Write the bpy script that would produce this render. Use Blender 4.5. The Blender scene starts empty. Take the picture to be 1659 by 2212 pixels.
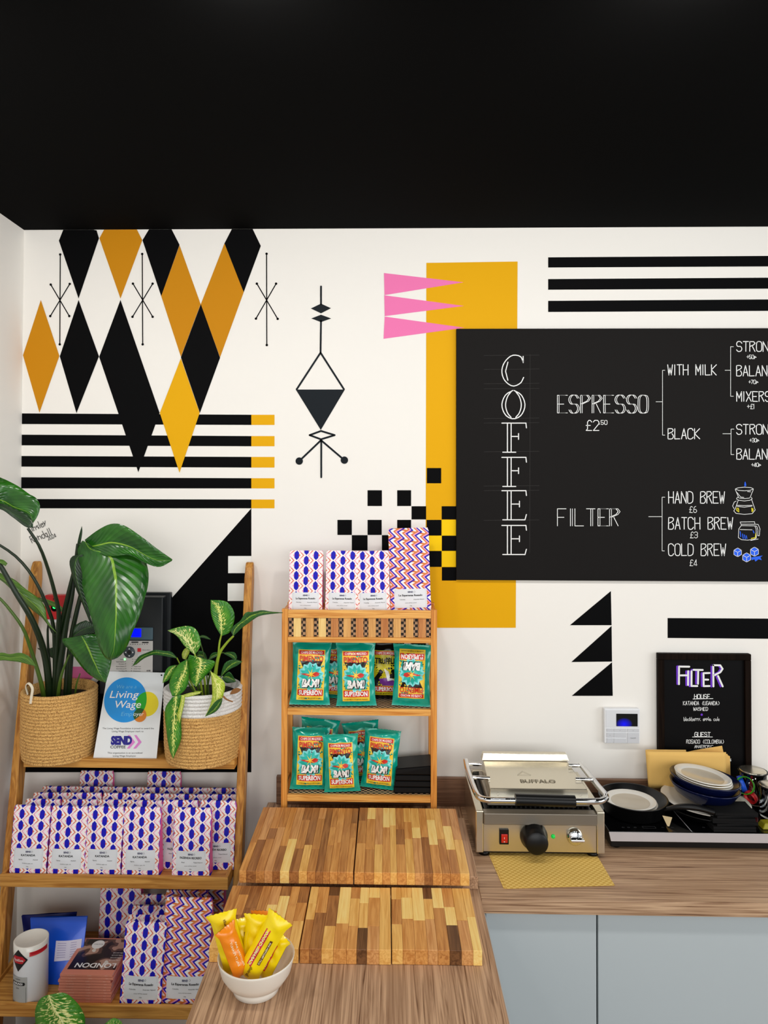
import bpy, bmesh, math, random
from mathutils import Vector, Matrix
random.seed(7)
SC = bpy.context.scene
COL = SC.collection

# ------------------------------------------------------------------ camera
FPX, YAW, PITCH, ROLL, PCX, PCY, CAMH, CAMD = 1566.26, .0203, .0165, .0026, 803.33, 1020.43, 2.0487, 2.6318
def _basis():
    c, s = math.cos(YAW), math.sin(YAW)
    F = Vector((-s*math.cos(PITCH), c*math.cos(PITCH), math.sin(PITCH)))
    r = Vector((c, s, 0)); u = r.cross(F)
    return math.cos(ROLL)*r+math.sin(ROLL)*u, -math.sin(ROLL)*r+math.cos(ROLL)*u, F
CA, CB, CC = _basis()
CO = Vector((0, -CAMD, CAMH))
cd = bpy.data.cameras.new('camera'); cam = bpy.data.objects.new('camera', cd); COL.objects.link(cam)
cd.sensor_fit = 'VERTICAL'; cd.sensor_height = 36; cd.sensor_width = 27
cd.lens = FPX/2212*36
cd.shift_x = (829.5-PCX)/2212; cd.shift_y = -(1106-PCY)/2212
cd.clip_start = .02
cam.matrix_world = Matrix(((CA.x, CB.x, -CC.x, CO.x), (CA.y, CB.y, -CC.y, CO.y), (CA.z, CB.z, -CC.z, CO.z), (0, 0, 0, 1)))
SC.camera = cam

# ------------------------------------------------------------------ light and exposure
w = bpy.data.worlds.new('world'); SC.world = w; w.use_nodes = True
w.node_tree.nodes['Background'].inputs[0].default_value = (.90, .96, 1, 1)
w.node_tree.nodes['Background'].inputs[1].default_value = .55
SC.view_settings.view_transform = 'Standard'; SC.view_settings.look = 'None'
SC.view_settings.exposure = 0.0; SC.view_settings.gamma = 1; SC.view_settings.use_curve_mapping = False
def area(name, loc, size, power, target, color=(1, .985, .96)):
    l = bpy.data.lights.new(name, 'AREA'); l.shape = 'RECTANGLE'; l.size = size[0]; l.size_y = size[1]
    l.energy = power; l.color = color
    o = bpy.data.objects.new(name, l); COL.objects.link(o); o.location = loc
    d = Vector(target)-Vector(loc); o.rotation_euler = d.to_track_quat('-Z', 'Y').to_euler()
    return o
for k, lx in enumerate((-1.05, -.25, .55, 1.35)):
    area('ceiling_lamp', (lx, -1.42, 2.93), (.16, .16), 5.8, (lx*.9, -.25, 1.2))
area('front_key_light', (.3, -5.2, 2.0), (4.5, 2.0), 76, (-.2, 0, .8), (1, .99, .98))  # soft frontal key added behind the camera to brighten the shelf area
area('side_fill_light', (3.6, -2.4, 1.9), (2.2, 1.8), 46, (-1.3, -.2, 1.2), (.97, .99, 1))  # fill added from the right to lift the dark left wall

# ------------------------------------------------------------------ helpers
def at(px, py, X=None, Y=None, Z=None):
    d = CA*((px-PCX)/FPX) - CB*((py-PCY)/FPX) + CC
    t = (X-CO.x)/d.x if X is not None else (Y-CO.y)/d.y if Y is not None else (Z-CO.z)/d.z
    return CO + d*t
def lin(c):
    return tuple((v/255/12.92 if v/255 <= .04045 else ((v/255+.055)/1.055)**2.4) for v in c[:3])+(1,)
MATS = {}
def mat(name, rgb, rough=.5, metal=0, spec=None, emit=None, estr=0, trans=0, ior=None, coat=0, bump=None):
    if name in MATS: return MATS[name]
    m = bpy.data.materials.new(name); m.use_nodes = True
    b = m.node_tree.nodes['Principled BSDF']
    b.inputs['Base Color'].default_value = lin(rgb); b.inputs['Roughness'].default_value = rough
    b.inputs['Metallic'].default_value = metal
    if spec is None and ('paint' in name): spec = .12
    if spec is not None: b.inputs['Specular IOR Level'].default_value = spec
    if emit: b.inputs['Emission Color'].default_value = lin(emit); b.inputs['Emission Strength'].default_value = estr
    if trans: b.inputs['Transmission Weight'].default_value = trans
    if ior: b.inputs['IOR'].default_value = ior
    if coat: b.inputs['Coat Weight'].default_value = coat
    if bump:
        nt = m.node_tree; tc = nt.nodes.new('ShaderNodeTexCoord'); n = nt.nodes.new('ShaderNodeTexNoise')
        n.inputs['Scale'].default_value = bump[0]; n.inputs['Detail'].default_value = 4
        bp = nt.nodes.new('ShaderNodeBump'); bp.inputs['Strength'].default_value = bump[1]; bp.inputs['Distance'].default_value = bump[2]
        nt.links.new(tc.outputs['Object'], n.inputs['Vector']); nt.links.new(n.outputs['Fac'], bp.inputs['Height'])
        nt.links.new(bp.outputs['Normal'], b.inputs['Normal'])
    MATS[name] = m; return m
def wood(name, c1, c2, axis='X', rough=.45, scale=(4, 70), dist=1.5, dark=None):
    """grain running along axis"""
    if name in MATS: return MATS[name]
    m = bpy.data.materials.new(name); m.use_nodes = True; nt = m.node_tree; N = nt.nodes.new; L = nt.links.new
    b = nt.nodes['Principled BSDF']; tc = N('ShaderNodeTexCoord'); mp = N('ShaderNodeMapping')
    s = [scale[1]]*3; s['XYZ'.index(axis)] = scale[0]; mp.inputs['Scale'].default_value = s
    oi = N('ShaderNodeObjectInfo'); vm = N('ShaderNodeVectorMath'); vm.operation = 'SCALE'
    vm.inputs[0].default_value = (3.1, 7.3, 5.7); L(oi.outputs['Random'], vm.inputs['Scale'])
    ad = N('ShaderNodeVectorMath'); L(tc.outputs['Object'], ad.inputs[0]); L(vm.outputs[0], ad.inputs[1])
    L(ad.outputs[0], mp.inputs['Vector'])
    n = N('ShaderNodeTexNoise'); n.inputs['Scale'].default_value = 1; n.inputs['Detail'].default_value = 6; n.inputs['Distortion'].default_value = dist
    L(mp.outputs[0], n.inputs['Vector'])
    cr = N('ShaderNodeValToRGB'); cr.color_ramp.elements[0].position = .36; cr.color_ramp.elements[1].position = .62
    cr.color_ramp.elements[0].color = lin(c1); cr.color_ramp.elements[1].color = lin(c2)
    if dark:
        e = cr.color_ramp.elements.new(.30); e.color = lin(dark)
    L(n.outputs['Fac'], cr.inputs[0]); L(cr.outputs[0], b.inputs['Base Color'])
    b.inputs['Roughness'].default_value = rough; b.inputs['Specular IOR Level'].default_value = .05 if name == 'black_frame' else .3
    bp = N('ShaderNodeBump'); bp.inputs['Strength'].default_value = .15; bp.inputs['Distance'].default_value = .001
    L(n.outputs['Fac'], bp.inputs['Height']); L(bp.outputs[0], b.inputs['Normal'])
    MATS[name] = m; return m

ORG = {}
def link(name, data, parent=None, origin=Vector((0, 0, 0))):
    o = bpy.data.objects.new(name, data); COL.objects.link(o)
    if parent is not None: o.parent = parent
    ORG[o.name] = Vector(origin); return o
def tag(o, label=None, cat=None, group=None, kind=None):
    if label: o['label'] = label
    if cat: o['category'] = cat
    if group: o['group'] = group
    if kind: o['kind'] = kind
    return o
def thing(name, label, cat, loc=(0, 0, 0), group=None):
    o = link(name, None, None, loc); o.location = loc; o.empty_display_size = .05
    return tag(o, label, cat, group)

class MB:
    def __init__(s): s.v = []; s.f = []; s.m = []; s.sm = []; s.uv = {}
    def add(s, vs, fs, m=0, smooth=False, uvs=None):
        n = len(s.v); s.v += [tuple(p) for p in vs]
        for i, f in enumerate(fs):
            if uvs is not None: s.uv[len(s.f)] = [uvs[k] for k in f]
            s.f.append(tuple(k+n for k in f)); s.m.append(m); s.sm.append(smooth)
        return s
    def box(s, x0, x1, y0, y1, z0, z1, m=0):
        vs = [(x, y, z) for z in (z0, z1) for y in (y0, y1) for x in (x0, x1)]
        return s.add(vs, [(0, 2, 3, 1), (4, 5, 7, 6), (0, 1, 5, 4), (2, 6, 7, 3), (0, 4, 6, 2), (1, 3, 7, 5)], m)
    def hexa(s, p, m=0):  # 8 corners: bottom 4 ccw, top 4 ccw
        return s.add(p, [(3, 2, 1, 0), (4, 5, 6, 7), (0, 1, 5, 4), (1, 2, 6, 5), (2, 3, 7, 6), (3, 0, 4, 7)], m)
    def prism(s, pts, off, m=0):  # planar polygon (3D pts) extruded by vector off
        n = len(pts); off = Vector(off); a = [Vector(p) for p in pts]; b = [p+off for p in a]
        return s.add(a+b, [tuple(range(n))[::-1], tuple(range(n, 2*n))]+[(i, (i+1) % n, n+(i+1) % n, n+i) for i in range(n)], m)
    def lathe(s, prof, c=(0, 0, 0), seg=32, m=0, M=None, closed=False, smooth=True):
        vs = []; c = Vector(c)
        for (r, z) in prof:
            for k in range(seg):
                a = 2*math.pi*k/seg; p = Vector((r*math.cos(a), r*math.sin(a), z))
                if M is not None: p = M @ p
                vs.append(c+p)
        fs = []; n = len(prof)
        for i in range(n-1):
            for k in range(seg): fs.append((i*seg+k, i*seg+(k+1) % seg, (i+1)*seg+(k+1) % seg, (i+1)*seg+k))
        s.add(vs, fs, m, smooth)
        return s
    def tube(s, path, r, seg=8, m=0, caps=True, flat=1.0):
        path = [Vector(p) for p in path]; n = len(path); rs = r if isinstance(r, (list, tuple)) else [r]*n
        vs = []; up = None
        for i, p in enumerate(path):
            t = (path[min(i+1, n-1)]-path[max(i-1, 0)]).normalized()
            if up is None: up = Vector((0, 0, 1)) if abs(t.z) < .9 else Vector((1, 0, 0))
            sx = t.cross(up); sx = sx.normalized() if sx.length > 1e-6 else Vector((1, 0, 0)); up = sx.cross(t).normalized()
            for k in range(seg):
                a = 2*math.pi*k/seg; vs.append(p+sx*math.cos(a)*rs[i]+up*math.sin(a)*rs[i]*flat)
        fs = [(i*seg+k, i*seg+(k+1) % seg, (i+1)*seg+(k+1) % seg, (i+1)*seg+k) for i in range(n-1) for k in range(seg)]
        s.add(vs, fs, m, True)
        if caps: s.add(vs[:seg], [tuple(range(seg))[::-1]], m); s.add(vs[-seg:], [tuple(range(seg))], m)
        return s
    def grid(s, fn, nu, nv, m=0, smooth=True, uv=None, mfn=None):
        vs = []; uvs = []
        for j in range(nv+1):
            for i in range(nu+1):
                u, v = i/nu, j/nv; vs.append(fn(u, v)); uvs.append(uv(u, v) if uv else (u, v))
        n = nu+1
        fs = [(j*n+i, j*n+i+1, (j+1)*n+i+1, (j+1)*n+i) for j in range(nv) for i in range(nu)]
        s.add(vs, fs, m, smooth, uvs)
        return s
    def build(s, name, mats, parent=None, bevel=0, origin=None, local=False, segs=2):
        if origin is None:
            if parent is not None: origin = ORG[parent.name]
            elif local: origin = Vector((0, 0, 0))
            else:
                xs = [p[0] for p in s.v]; ys = [p[1] for p in s.v]; zs = [p[2] for p in s.v]
                origin = Vector(((min(xs)+max(xs))/2, (min(ys)+max(ys))/2, min(zs)))
        origin = Vector(origin); sh = Vector((0, 0, 0)) if local else origin
        me = bpy.data.meshes.new(name); me.from_pydata([(p[0]-sh.x, p[1]-sh.y, p[2]-sh.z) for p in s.v], [], s.f)
        me.polygons.foreach_set('material_index', s.m); me.polygons.foreach_set('use_smooth', s.sm)
        if s.uv:
            ul = me.uv_layers.new(name='UVMap'); flat = [0.0]*(2*len(me.loops))
            for fi, us in s.uv.items():
                ls = me.polygons[fi].loop_start
                for k, (a, b) in enumerate(us): flat[2*(ls+k)] = a; flat[2*(ls+k)+1] = b
            ul.data.foreach_set('uv', flat)
        if not isinstance(mats, (list, tuple)): mats = [mats]
        for m in mats: me.materials.append(m)
        me.update()
        o = link(name, me, parent, origin)
        if parent is None and not local: o.location = origin
        if bevel:
            b = o.modifiers.new('bevel', 'BEVEL'); b.width = bevel; b.segments = segs; b.limit_method = 'ANGLE'
        return o
def copy_tree(o, parent=None):
    c = o.copy(); COL.objects.link(c); ORG[c.name] = ORG[o.name]
    if parent is not None: c.parent = parent
    for ch in list(o.children): copy_tree(ch, c)
    return c
def bx(name, m, x0, x1, y0, y1, z0, z1, parent=None, bevel=.001, **k):
    return MB().box(x0, x1, y0, y1, z0, z1).build(name, m, parent, bevel, **k)
def smoothpath(pts, n=24):
    """catmull-rom through pts, n samples evenly spaced"""
    P = [Vector(p) for p in pts]
    if len(P) < 3:
        return [P[0].lerp(P[-1], i/(n-1)) for i in range(n)]
    Q = [P[0]*2-P[1]]+P+[P[-1]*2-P[-2]]; out = []
    for i in range(1, len(Q)-2):
        for k in range(12):
            t = k/12; a, b, c, d = Q[i-1:i+3]
            out.append(.5*((2*b)+(c-a)*t+(2*a-5*b+4*c-d)*t*t+(3*b-a-3*c+d)*t**3))
    out.append(P[-1]); L = [0]
    for i in range(1, len(out)): L.append(L[-1]+(out[i]-out[i-1]).length)
    res = []; j = 0
    for i in range(n):
        s = L[-1]*i/(n-1)
        while j < len(L)-2 and L[j+1] < s: j += 1
        d = L[j+1]-L[j]; res.append(out[j].lerp(out[j+1], 0 if d < 1e-9 else min(1, (s-L[j])/d)))
    return res

# ---- flat print: 2D shapes laid on a surface function surf(x, y, layer)
TXT = {}
def text2d(s, bold=0, shear=0, space=1.0):
    key = (s, bold, shear, space)
    if key in TXT: return TXT[key]
    c = bpy.data.curves.new('t', 'FONT'); c.body = s; c.offset = bold; c.shear = shear; c.space_character = space
    c.resolution_u = 3; c.align_x = 'LEFT'; o = bpy.data.objects.new('t', c); COL.objects.link(o)
    dg = bpy.context.evaluated_depsgraph_get(); me = bpy.data.meshes.new_from_object(o.evaluated_get(dg))
    vs = [(v.co.x, v.co.y) for v in me.vertices]; fs = [tuple(p.vertices) for p in me.polygons]
    bpy.data.meshes.remove(me); bpy.data.objects.remove(o); bpy.data.curves.remove(c)
    xs = [v[0] for v in vs]; ys = [v[1] for v in vs]
    TXT[key] = (vs, fs, min(xs), max(xs), min(ys), max(ys)); return TXT[key]
class Print(MB):
    def __init__(s, surf, mats): MB.__init__(s); s.surf = surf; s.mats = mats; s.names = {m.name: i for i, m in enumerate(mats)}
    def idx(s, m): return s.names[m.name]
    def poly(s, pts, m, layer=1, step=None):
        bm = bmesh.new(); vs = [bm.verts.new((p[0], p[1], 0)) for p in pts]
        try: bm.faces.new(vs)
        except ValueError: bm.free(); return
        bm.normal_update(); bmesh.ops.triangulate(bm, faces=bm.faces[:], ngon_method='EAR_CLIP')
        if step:
            xs = [p[0] for p in pts]; ys = [p[1] for p in pts]
            for ax, lo, hi in ((0, min(xs), max(xs)), (1, min(ys), max(ys))):
                k = math.ceil(lo/step)
                while k*step < hi:
                    co = [0, 0, 0]; co[ax] = k*step; no = [0, 0, 0]; no[ax] = 1
                    bmesh.ops.bisect_plane(bm, geom=bm.verts[:]+bm.edges[:]+bm.faces[:], plane_co=co, plane_no=no); k += 1
        bm.verts.index_update()
        s.add([s.surf(v.co.x, v.co.y, layer) for v in bm.verts], [tuple(v.index for v in f.verts) for f in bm.faces], s.idx(m), bool(step))
        bm.free()
    def rect(s, x0, y0, x1, y1, m, layer=1, step=None): s.poly([(x0, y0), (x1, y0), (x1, y1), (x0, y1)], m, layer, step)
    def disc(s, x, y, r, m, layer=1, n=20, step=None, ry=None):
        s.poly([(x+r*math.cos(2*math.pi*k/n), y+(ry or r)*math.sin(2*math.pi*k/n)) for k in range(n)], m, layer, step)
    def text(s, t, x, y, h, m, layer=2, w=None, bold=0, shear=0, align=.5, rot=0, flip=False, space=1.0):
        """cap height h, optional total width w; (x, y) is the baseline point at align"""
        vs, fs, x0, x1, y0, y1 = text2d(t, bold, shear, space); k = h/.72; kx = w/(x1-x0) if w else k
        c, sn = math.cos(rot), math.sin(rot); P = []
        for (a, b) in vs:
            a = (a-x0-(x1-x0)*align)*kx; b = b*k
            P.append(s.surf(x+a*c-b*sn, y+a*sn+b*c, layer))
        s.add(P, [f for f in fs], s.idx(m))
    def line(s, pts, wd, m, layer=2, dots=True):
        for i in range(len(pts)-1):
            a, b = Vector(pts[i][:2]), Vector(pts[i+1][:2]); d = b-a
            if d.length < 1e-9: continue
            n = Vector((-d.y, d.x)).normalized()*wd/2
            s.add([s.surf(q.x, q.y, layer) for q in (a-n, b-n, b+n, a+n)], [(0, 1, 2, 3)], s.idx(m))
        if dots:
            for p in pts:
                s.add([s.surf(p[0]+wd/2*math.cos(k*math.pi/4), p[1]+wd/2*math.sin(k*math.pi/4), layer+.3) for k in range(8)], [tuple(range(8))], s.idx(m))
STROKE = {
 'A': '002640|1232', 'B': '0006|0636453403|3342413000', 'C': '4536160501103041', 'D': '0006|062645412000', 'E': '46060040|0333',
 'F': '460600|0333', 'G': '45361605011030414323', 'H': '0006|4046|0343', 'I': '2620', 'J': '46413010', 'K': '0006|460340', 'L': '060040',
 'M': '0006224640', 'N': '00064046', 'O': '160501103041453616', 'P': '0006|0636453403', 'R': '0006|0636453403|2340',
 'S': '453616050413334241301001', 'T': '0646|2620', 'U': '060110304146', 'V': '062046', 'W': '0610243046', 'X': '0046|0640', 'Y': '062346|2320', 'Z': '06460040',
 '0': '160501103041453616', '1': '152620', '2': '05163645440040', '3': '05163645443313|33424130100 1'.replace(' ', ''), '4': '3036010141', '5': '460603334241301001',
 '6': '3615020110304142331302', '7': '064610', '8': '16050433423010021336', '£': '45362615110040|0333', '+': '0343|2125', '.': '2021', ',': '2110', '(': '36241230', ')': '16343210',
 'a': '33130201103033|3330', 'b': '0600304142330 3'.replace(' ', ''), 'c': '4333130201103041', 'd': '46401001021343', 'e': '02424333130201103041', 'h': '0600|0213334240',
 'i': '2320|2524', 'k': '0600|3301|1230', 'l': '2620', 'n': '0400|0213334240', 'o': '130201103041423313', 'p': '0400|0414334232120 2'.replace(' ', ''), 'r': '0400|02133443',
 's': '43130212323041', 't': '2630|0444', 'y': '0411|440 0'.replace(' ', ''), 'u': '0401103044|4440', 'm': '0004142324344440', ' ': ''}
def stroke_text(P, t, x0, y0, h, cw, lw, m, gap=.32, layer=2, to=None, rot=0, inline=0, jitter=0):
    """hand lettering in photo pixels, baseline (x0, y0), cap height h, letter width cw; 'to' maps a pixel to the surface"""
    cx = 0
    for ch in t:
        code = STROKE.get(ch, '')
        narrow = .35 if ch in 'Il1i.,' else 1
        offx = cx-(cw*.5*(1-narrow) if narrow < 1 else 0)
        for st in code.split('|'):
            pts = []
            for i in range(0, len(st)-1, 2):
                gx, gy = int(st[i]), int(st[i+1]); a = offx+gx/4*cw; b = gy/6*h
                a += random.uniform(-jitter, jitter); b += random.uniform(-jitter, jitter)
                pts.append((a, b))
            if len(pts) > 4 and ch.lower() in 'cogsuabde0368': pts = [tuple(p) for p in smoothpath([(a, b, 0) for a, b in pts], len(pts)*2)]
            def conv(q):
                c, s = math.cos(rot), math.sin(rot)
                return to(x0+q[0]*c+q[1]*s, y0+q[0]*s-q[1]*c)
            if pts:
                P.line([conv(p) for p in pts], lw, m, layer)
                if inline and (abs(pts[0][0]-pts[-1][0]) < cw*.12 or ch in 'OCS'):
                    P.line([conv((p[0]+inline, p[1])) for p in pts], lw*.8, m, layer)
        cx += cw*narrow+cw*gap
    return cx
# ------------------------------------------------------------------ materials
WALL = mat('wall_paint', (243, 239, 232), .75, bump=(60, .05, .001))
BLK = mat('black_paint', (5, 5, 6), .6, spec=.06); OCH = mat('ochre_paint', (202, 134, 14), .6); OCH2 = mat('warm_yellow_paint', (230, 170, 8), .6)
YEL = mat('bright_yellow_paint', (254, 208, 12), .6); PNK = mat('pink_paint', (240, 122, 178), .6); WHT = mat('white_paint', (243, 243, 238), .7)
CEIL = mat('ceiling_black', (15, 15, 15), .95, spec=.03)
CHALKB = mat('chalkboard_black', (25, 23, 22), .6, spec=.08, bump=(30, .08, .001)); CHALK = mat('chalk_white', (240, 240, 238), .9)
CHBLUE = mat('chalk_blue', (40, 100, 240), .9); CHYEL = mat('chalk_yellow', (230, 215, 40), .9); CHGREY = mat('chalk_faint', (62, 60, 58), .9); CHPURP = mat('chalk_purple', (110, 50, 200), .9)
OAK = wood('oak_x', (168, 110, 44), (214, 158, 80), 'X', .42, (3, 60)); OAKZ = wood('oak_z', (160, 102, 40), (210, 150, 70), 'Z', .42, (3, 60)); OAKY = wood('oak_y', (164, 106, 42), (210, 152, 74), 'Y', .42, (3, 60))
RACKX = wood('rack_wood_x', (204, 130, 52), (242, 182, 98), 'X', .4, (4, 110)); RACKZ = wood('rack_wood_z', (200, 122, 46), (236, 166, 80), 'Z', .4, (4, 110))
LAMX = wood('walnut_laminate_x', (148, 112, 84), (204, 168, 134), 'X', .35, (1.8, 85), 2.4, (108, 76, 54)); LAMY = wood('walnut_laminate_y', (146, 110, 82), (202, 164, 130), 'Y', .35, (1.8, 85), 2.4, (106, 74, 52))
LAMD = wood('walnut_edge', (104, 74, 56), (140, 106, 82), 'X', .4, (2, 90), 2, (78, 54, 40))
CAB = mat('cabinet_grey', (186, 193, 195), .4); DARK = mat('dark_gap', (12, 12, 13), .7)
FLOOR = mat('floor_grey', (130, 126, 120), .5)
STEEL = mat('brushed_steel', (216, 208, 188), .24, .95, bump=(8, .04, .001)); CHROME = mat('chrome', (225, 225, 225), .08, 1); STEELD = mat('worn_steel', (150, 142, 130), .4, .9)
BPLAS = mat('black_plastic', (7, 7, 8), .35, spec=.35); BGLASS = mat('black_glass', (6, 6, 7), .08, coat=.5); ALU = mat('aluminium_trim', (196, 190, 190), .35, .4)
WPLAS = mat('white_plastic', (235, 236, 238), .35); GPLAS = mat('grey_key', (205, 206, 210), .4); TXTG = mat('grey_print', (120, 120, 124), .7)
CERW = mat('white_ceramic', (240, 236, 226), .18, coat=.3); CERB = mat('beige_glaze', (205, 193, 172), .15, coat=.3); NAVY = mat('navy_glaze', (6, 14, 50), .15, spec=.3)
BOWLM = mat('cream_stoneware', (236, 230, 218), .3); BOWLI = mat('bowl_inside', (222, 204, 178), .3)
KRAFT = mat('kraft_paper', (234, 188, 104), .8, bump=(25, .2, .002)); KRAFTD = mat('kraft_inside', (176, 132, 66), .85)
BLACKP = mat('black_napkin', (11, 11, 12), .8, spec=.2, bump=(200, .3, .001))
INK = mat('ink_navy', (26, 26, 84), .7); INKB = mat('ink_black', (24, 24, 26), .7)

# ------------------------------------------------------------------ room shell
XL, HC = -1.3386, 2.983
def struct(o, label=None): o['kind'] = 'structure'; return tag(o, label)
wall = struct(MB().box(XL-.1, 4.2, 0, .12, 0, HC).build('wall_back', WALL, origin=(0, 0, 0)))
struct(MB().box(XL-.1, XL, -6.5, 0, 0, HC).build('wall_left', WALL, origin=(XL, 0, 0)))
struct(MB().box(XL-.1, 4.2, -6.5, .12, -.1, 0).build('floor', FLOOR, origin=(0, 0, 0)))
struct(MB().box(XL-.1, 4.2, -6.5, .12, HC, HC+.1).build('ceiling', CEIL, origin=(0, 0, HC)))

# mural: each painted shape is a thin film of paint on the wall
def onwall(px, py): p = at(px, py, Y=0); return (p.x, p.z)
def wsurf(x, z, l): return (x, -.0005*l-.0002, z)
def shape(name, pts, m, layer=1):
    P = Print(wsurf, [m]); Q = [onwall(*p) for p in pts]; Q = [(x, min(z, HC-.0005)) for x, z in Q]
    P.poly(Q, m, layer); return P.build(name, [m], wall)
def quad(name, x0, y0, x1, y1, m, layer=1): return shape(name, [(x0, y0), (x1, y0), (x1, y1), (x0, y1)], m, layer)
CT = 480
for pts, m in (
  ([(137, CT), (203, CT), (209, 498), (214, 515), (170, 645), (127.5, 520)], BLK), ([(225, CT), (296, CT), (307.5, 519), (260.5, 645), (215, 515)], OCH),
  ([(322, CT), (371, CT), (388, 529), (348.5, 640), (308, 519)], BLK), ([(501, CT), (546, CT), (563.5, 531.5), (526.5, 631.5), (485, 526)], BLK),
  ([(388, 530), (433.5, 657), (391, 771), (348.5, 640)], OCH), ([(485, 526), (526.5, 631.5), (475.5, 772), (434, 657)], OCH),
  ([(434, 657), (475.5, 773), (432, 892), (391, 772)], BLK), ([(391, 774), (431.5, 892), (388, 1021), (345.5, 892)], OCH2),
  ([(88.5, 648), (128.5, 769), (85.5, 891.5), (50, 767.5)], OCH), ([(170, 648), (214, 770), (165.5, 892.5), (129.5, 770)], BLK),
  ([(260.5, 648), (345, 892), (299, 1020), (214.5, 771)], BLK)):
    shape('painted_diamond', pts, m, 3 if m is OCH2 else 2)
for i, (a, b, c, d) in enumerate(((893, 916, 896, 918), (939, 962, 942, 964), (985, 1008, 987, 1010), (1031, 1055, 1033, 1055), (1078, 1098, 1079, 1098))):
    shape('painted_stripe', [(46, a), (543, c), (543, d), (46, b)], BLK, 1)
    quad('painted_block', 543, c, 593, d, OCH2, 1)
shape('painted_triangle', [(543, 1098), (543, 1668), (37, 1668)], BLK, 1)
quad('painted_square', 493, 1201, 543, 1238, WHT, 2); quad('painted_square', 492, 1260, 543, 1298, WHT, 2)
shape('painted_panel', [(157, 1425), (236, 1425), (196, 1487), (157, 1487)], WHT, 2)
P = Print(wsurf, [PNK]); c = onwall(178, 1440); P.poly([(c[0]+.058*math.cos(a*math.pi/12), c[1]+.055*math.sin(a*math.pi/12)) for a in range(12, 25)], PNK, 3); P.build('painted_half_disc', [PNK], wall)
shape('painted_column', [(921, 568), (1118, 565), (1114, 1356), (919, 1356)], OCH2, 1)
for pts in ([(829.5, 590), (1001, 610), (830.5, 637.7)], [(830, 638), (1002, 661), (831, 683)], [(831, 684), (1003, 708), (828.5, 732)]): shape('painted_spike', pts, PNK, 2)
for a, b in ((556, 578), (603, 626), (650, 674)): shape('painted_stripe', [(1184, a), (1800, a-4), (1800, b-3), (1184, b)], BLK, 1)
shape('painted_stripe', [(1442, 1335), (1800, 1337), (1800, 1381), (1442, 1378)], BLK, 1)
for q in ((922, 1011, 953, 1044), (794, 1059, 825, 1093), (858, 1059, 888, 1093), (889, 1093.5, 920.5, 1122), (954, 1093.5, 985.5, 1122), (729, 1123, 760, 1155.5),
          (794, 1123, 824.5, 1155.5), (858, 1123, 888, 1155.5), (921.5, 1123, 953.5, 1157), (760, 1156, 794, 1189), (825, 1156, 858, 1189), (954.5, 1157, 985.5, 1190),
          (921, 1190, 954, 1224.5), (954.5, 1225, 985.5, 1254), (694, 1330, 790, 1399), (823, 1367, 856, 1399), (888, 1367, 920, 1399)):
    quad('painted_square', *q, BLK, 2)
for q in ((954, 1123, 985.5, 1157), (921.5, 1157, 954, 1190), (954, 1190, 985.5, 1224.5)): quad('painted_square', *q, YEL, 2)
for pts in ([(1319.5, 1276.6), (1321, 1350.5), (1231, 1350.5)], [(1321, 1352), (1322, 1429), (1234, 1430)], [(1322, 1430.5), (1323.5, 1503), (1235, 1503)]): shape('painted_triangle', pts, BLK, 1)
def sketch(name, m, lw, lines, dots=(), polys=()):
    P = Print(wsurf, [m])
    for ln in lines: P.line([onwall(*q) for q in ln], lw, m, 2)
    for (x, y, r) in dots: c = onwall(x, y); P.disc(c[0], c[1], r, m, 3)
    for pg in polys: P.poly([onwall(*q) for q in pg], m, 2)
    return P.build(name, [m], wall)
for (t, b, p, q, r, s) in (((130.5, 550), (129.5, 744), (110, 615), (150, 683), (151, 613.5), (109, 683)), ((307.5, 549), (308.5, 744), (287.5, 613), (330, 684.5), (330, 613), (286.5, 684.5)), ((576, 548.5), (576.5, 745.5), (555, 613), (600, 689), (596.5, 613), (553, 688.5))):
    sketch('painted_star', BLK, .0038, [[t, b], [p, q], [r, s]], [(x, y, .0045) for x, y in (t, b, p, q, r, s)])
BLT = mat('blue_black_paint', (8, 18, 25), .5, spec=.15)
sketch('painted_pendant', BLT, .0068, [[(693.5, 619), (693.5, 660)], [(693.5, 690), (692.5, 762)], [(641, 841), (692.5, 762), (743, 841)], [(693.5, 951), (646.5, 996)], [(693.5, 951), (744, 994)], [(694, 951), (694, 1031)],
  [(669, 940), (693.5, 931), (723, 940), (693.5, 949), (669, 940)]], [(646.5, 996, .0135), (744, 994, .0135)],
  [[(671.5, 666.5), (693.5, 656), (715, 666), (693.5, 677)], [(672.5, 688), (693.5, 680), (715.5, 688), (693.5, 696)], [(639, 841.5), (745, 841.5), (693, 929)]])
P = Print(wsurf, [BLK])
stroke_text(P, 'Ainsley', 64, 1151, 15, 5.2, .0020, BLK, .38, 3, onwall, -.42)
stroke_text(P, 'Randall', 70, 1173, 15, 6.0, .0020, BLK, .35, 3, onwall, -.42)
stroke_text(P, '2024', 105, 1167, 8, 3.6, .0016, BLK, .4, 3, onwall, -.42)
P.build('painted_signature', [BLK], wall)

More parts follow.
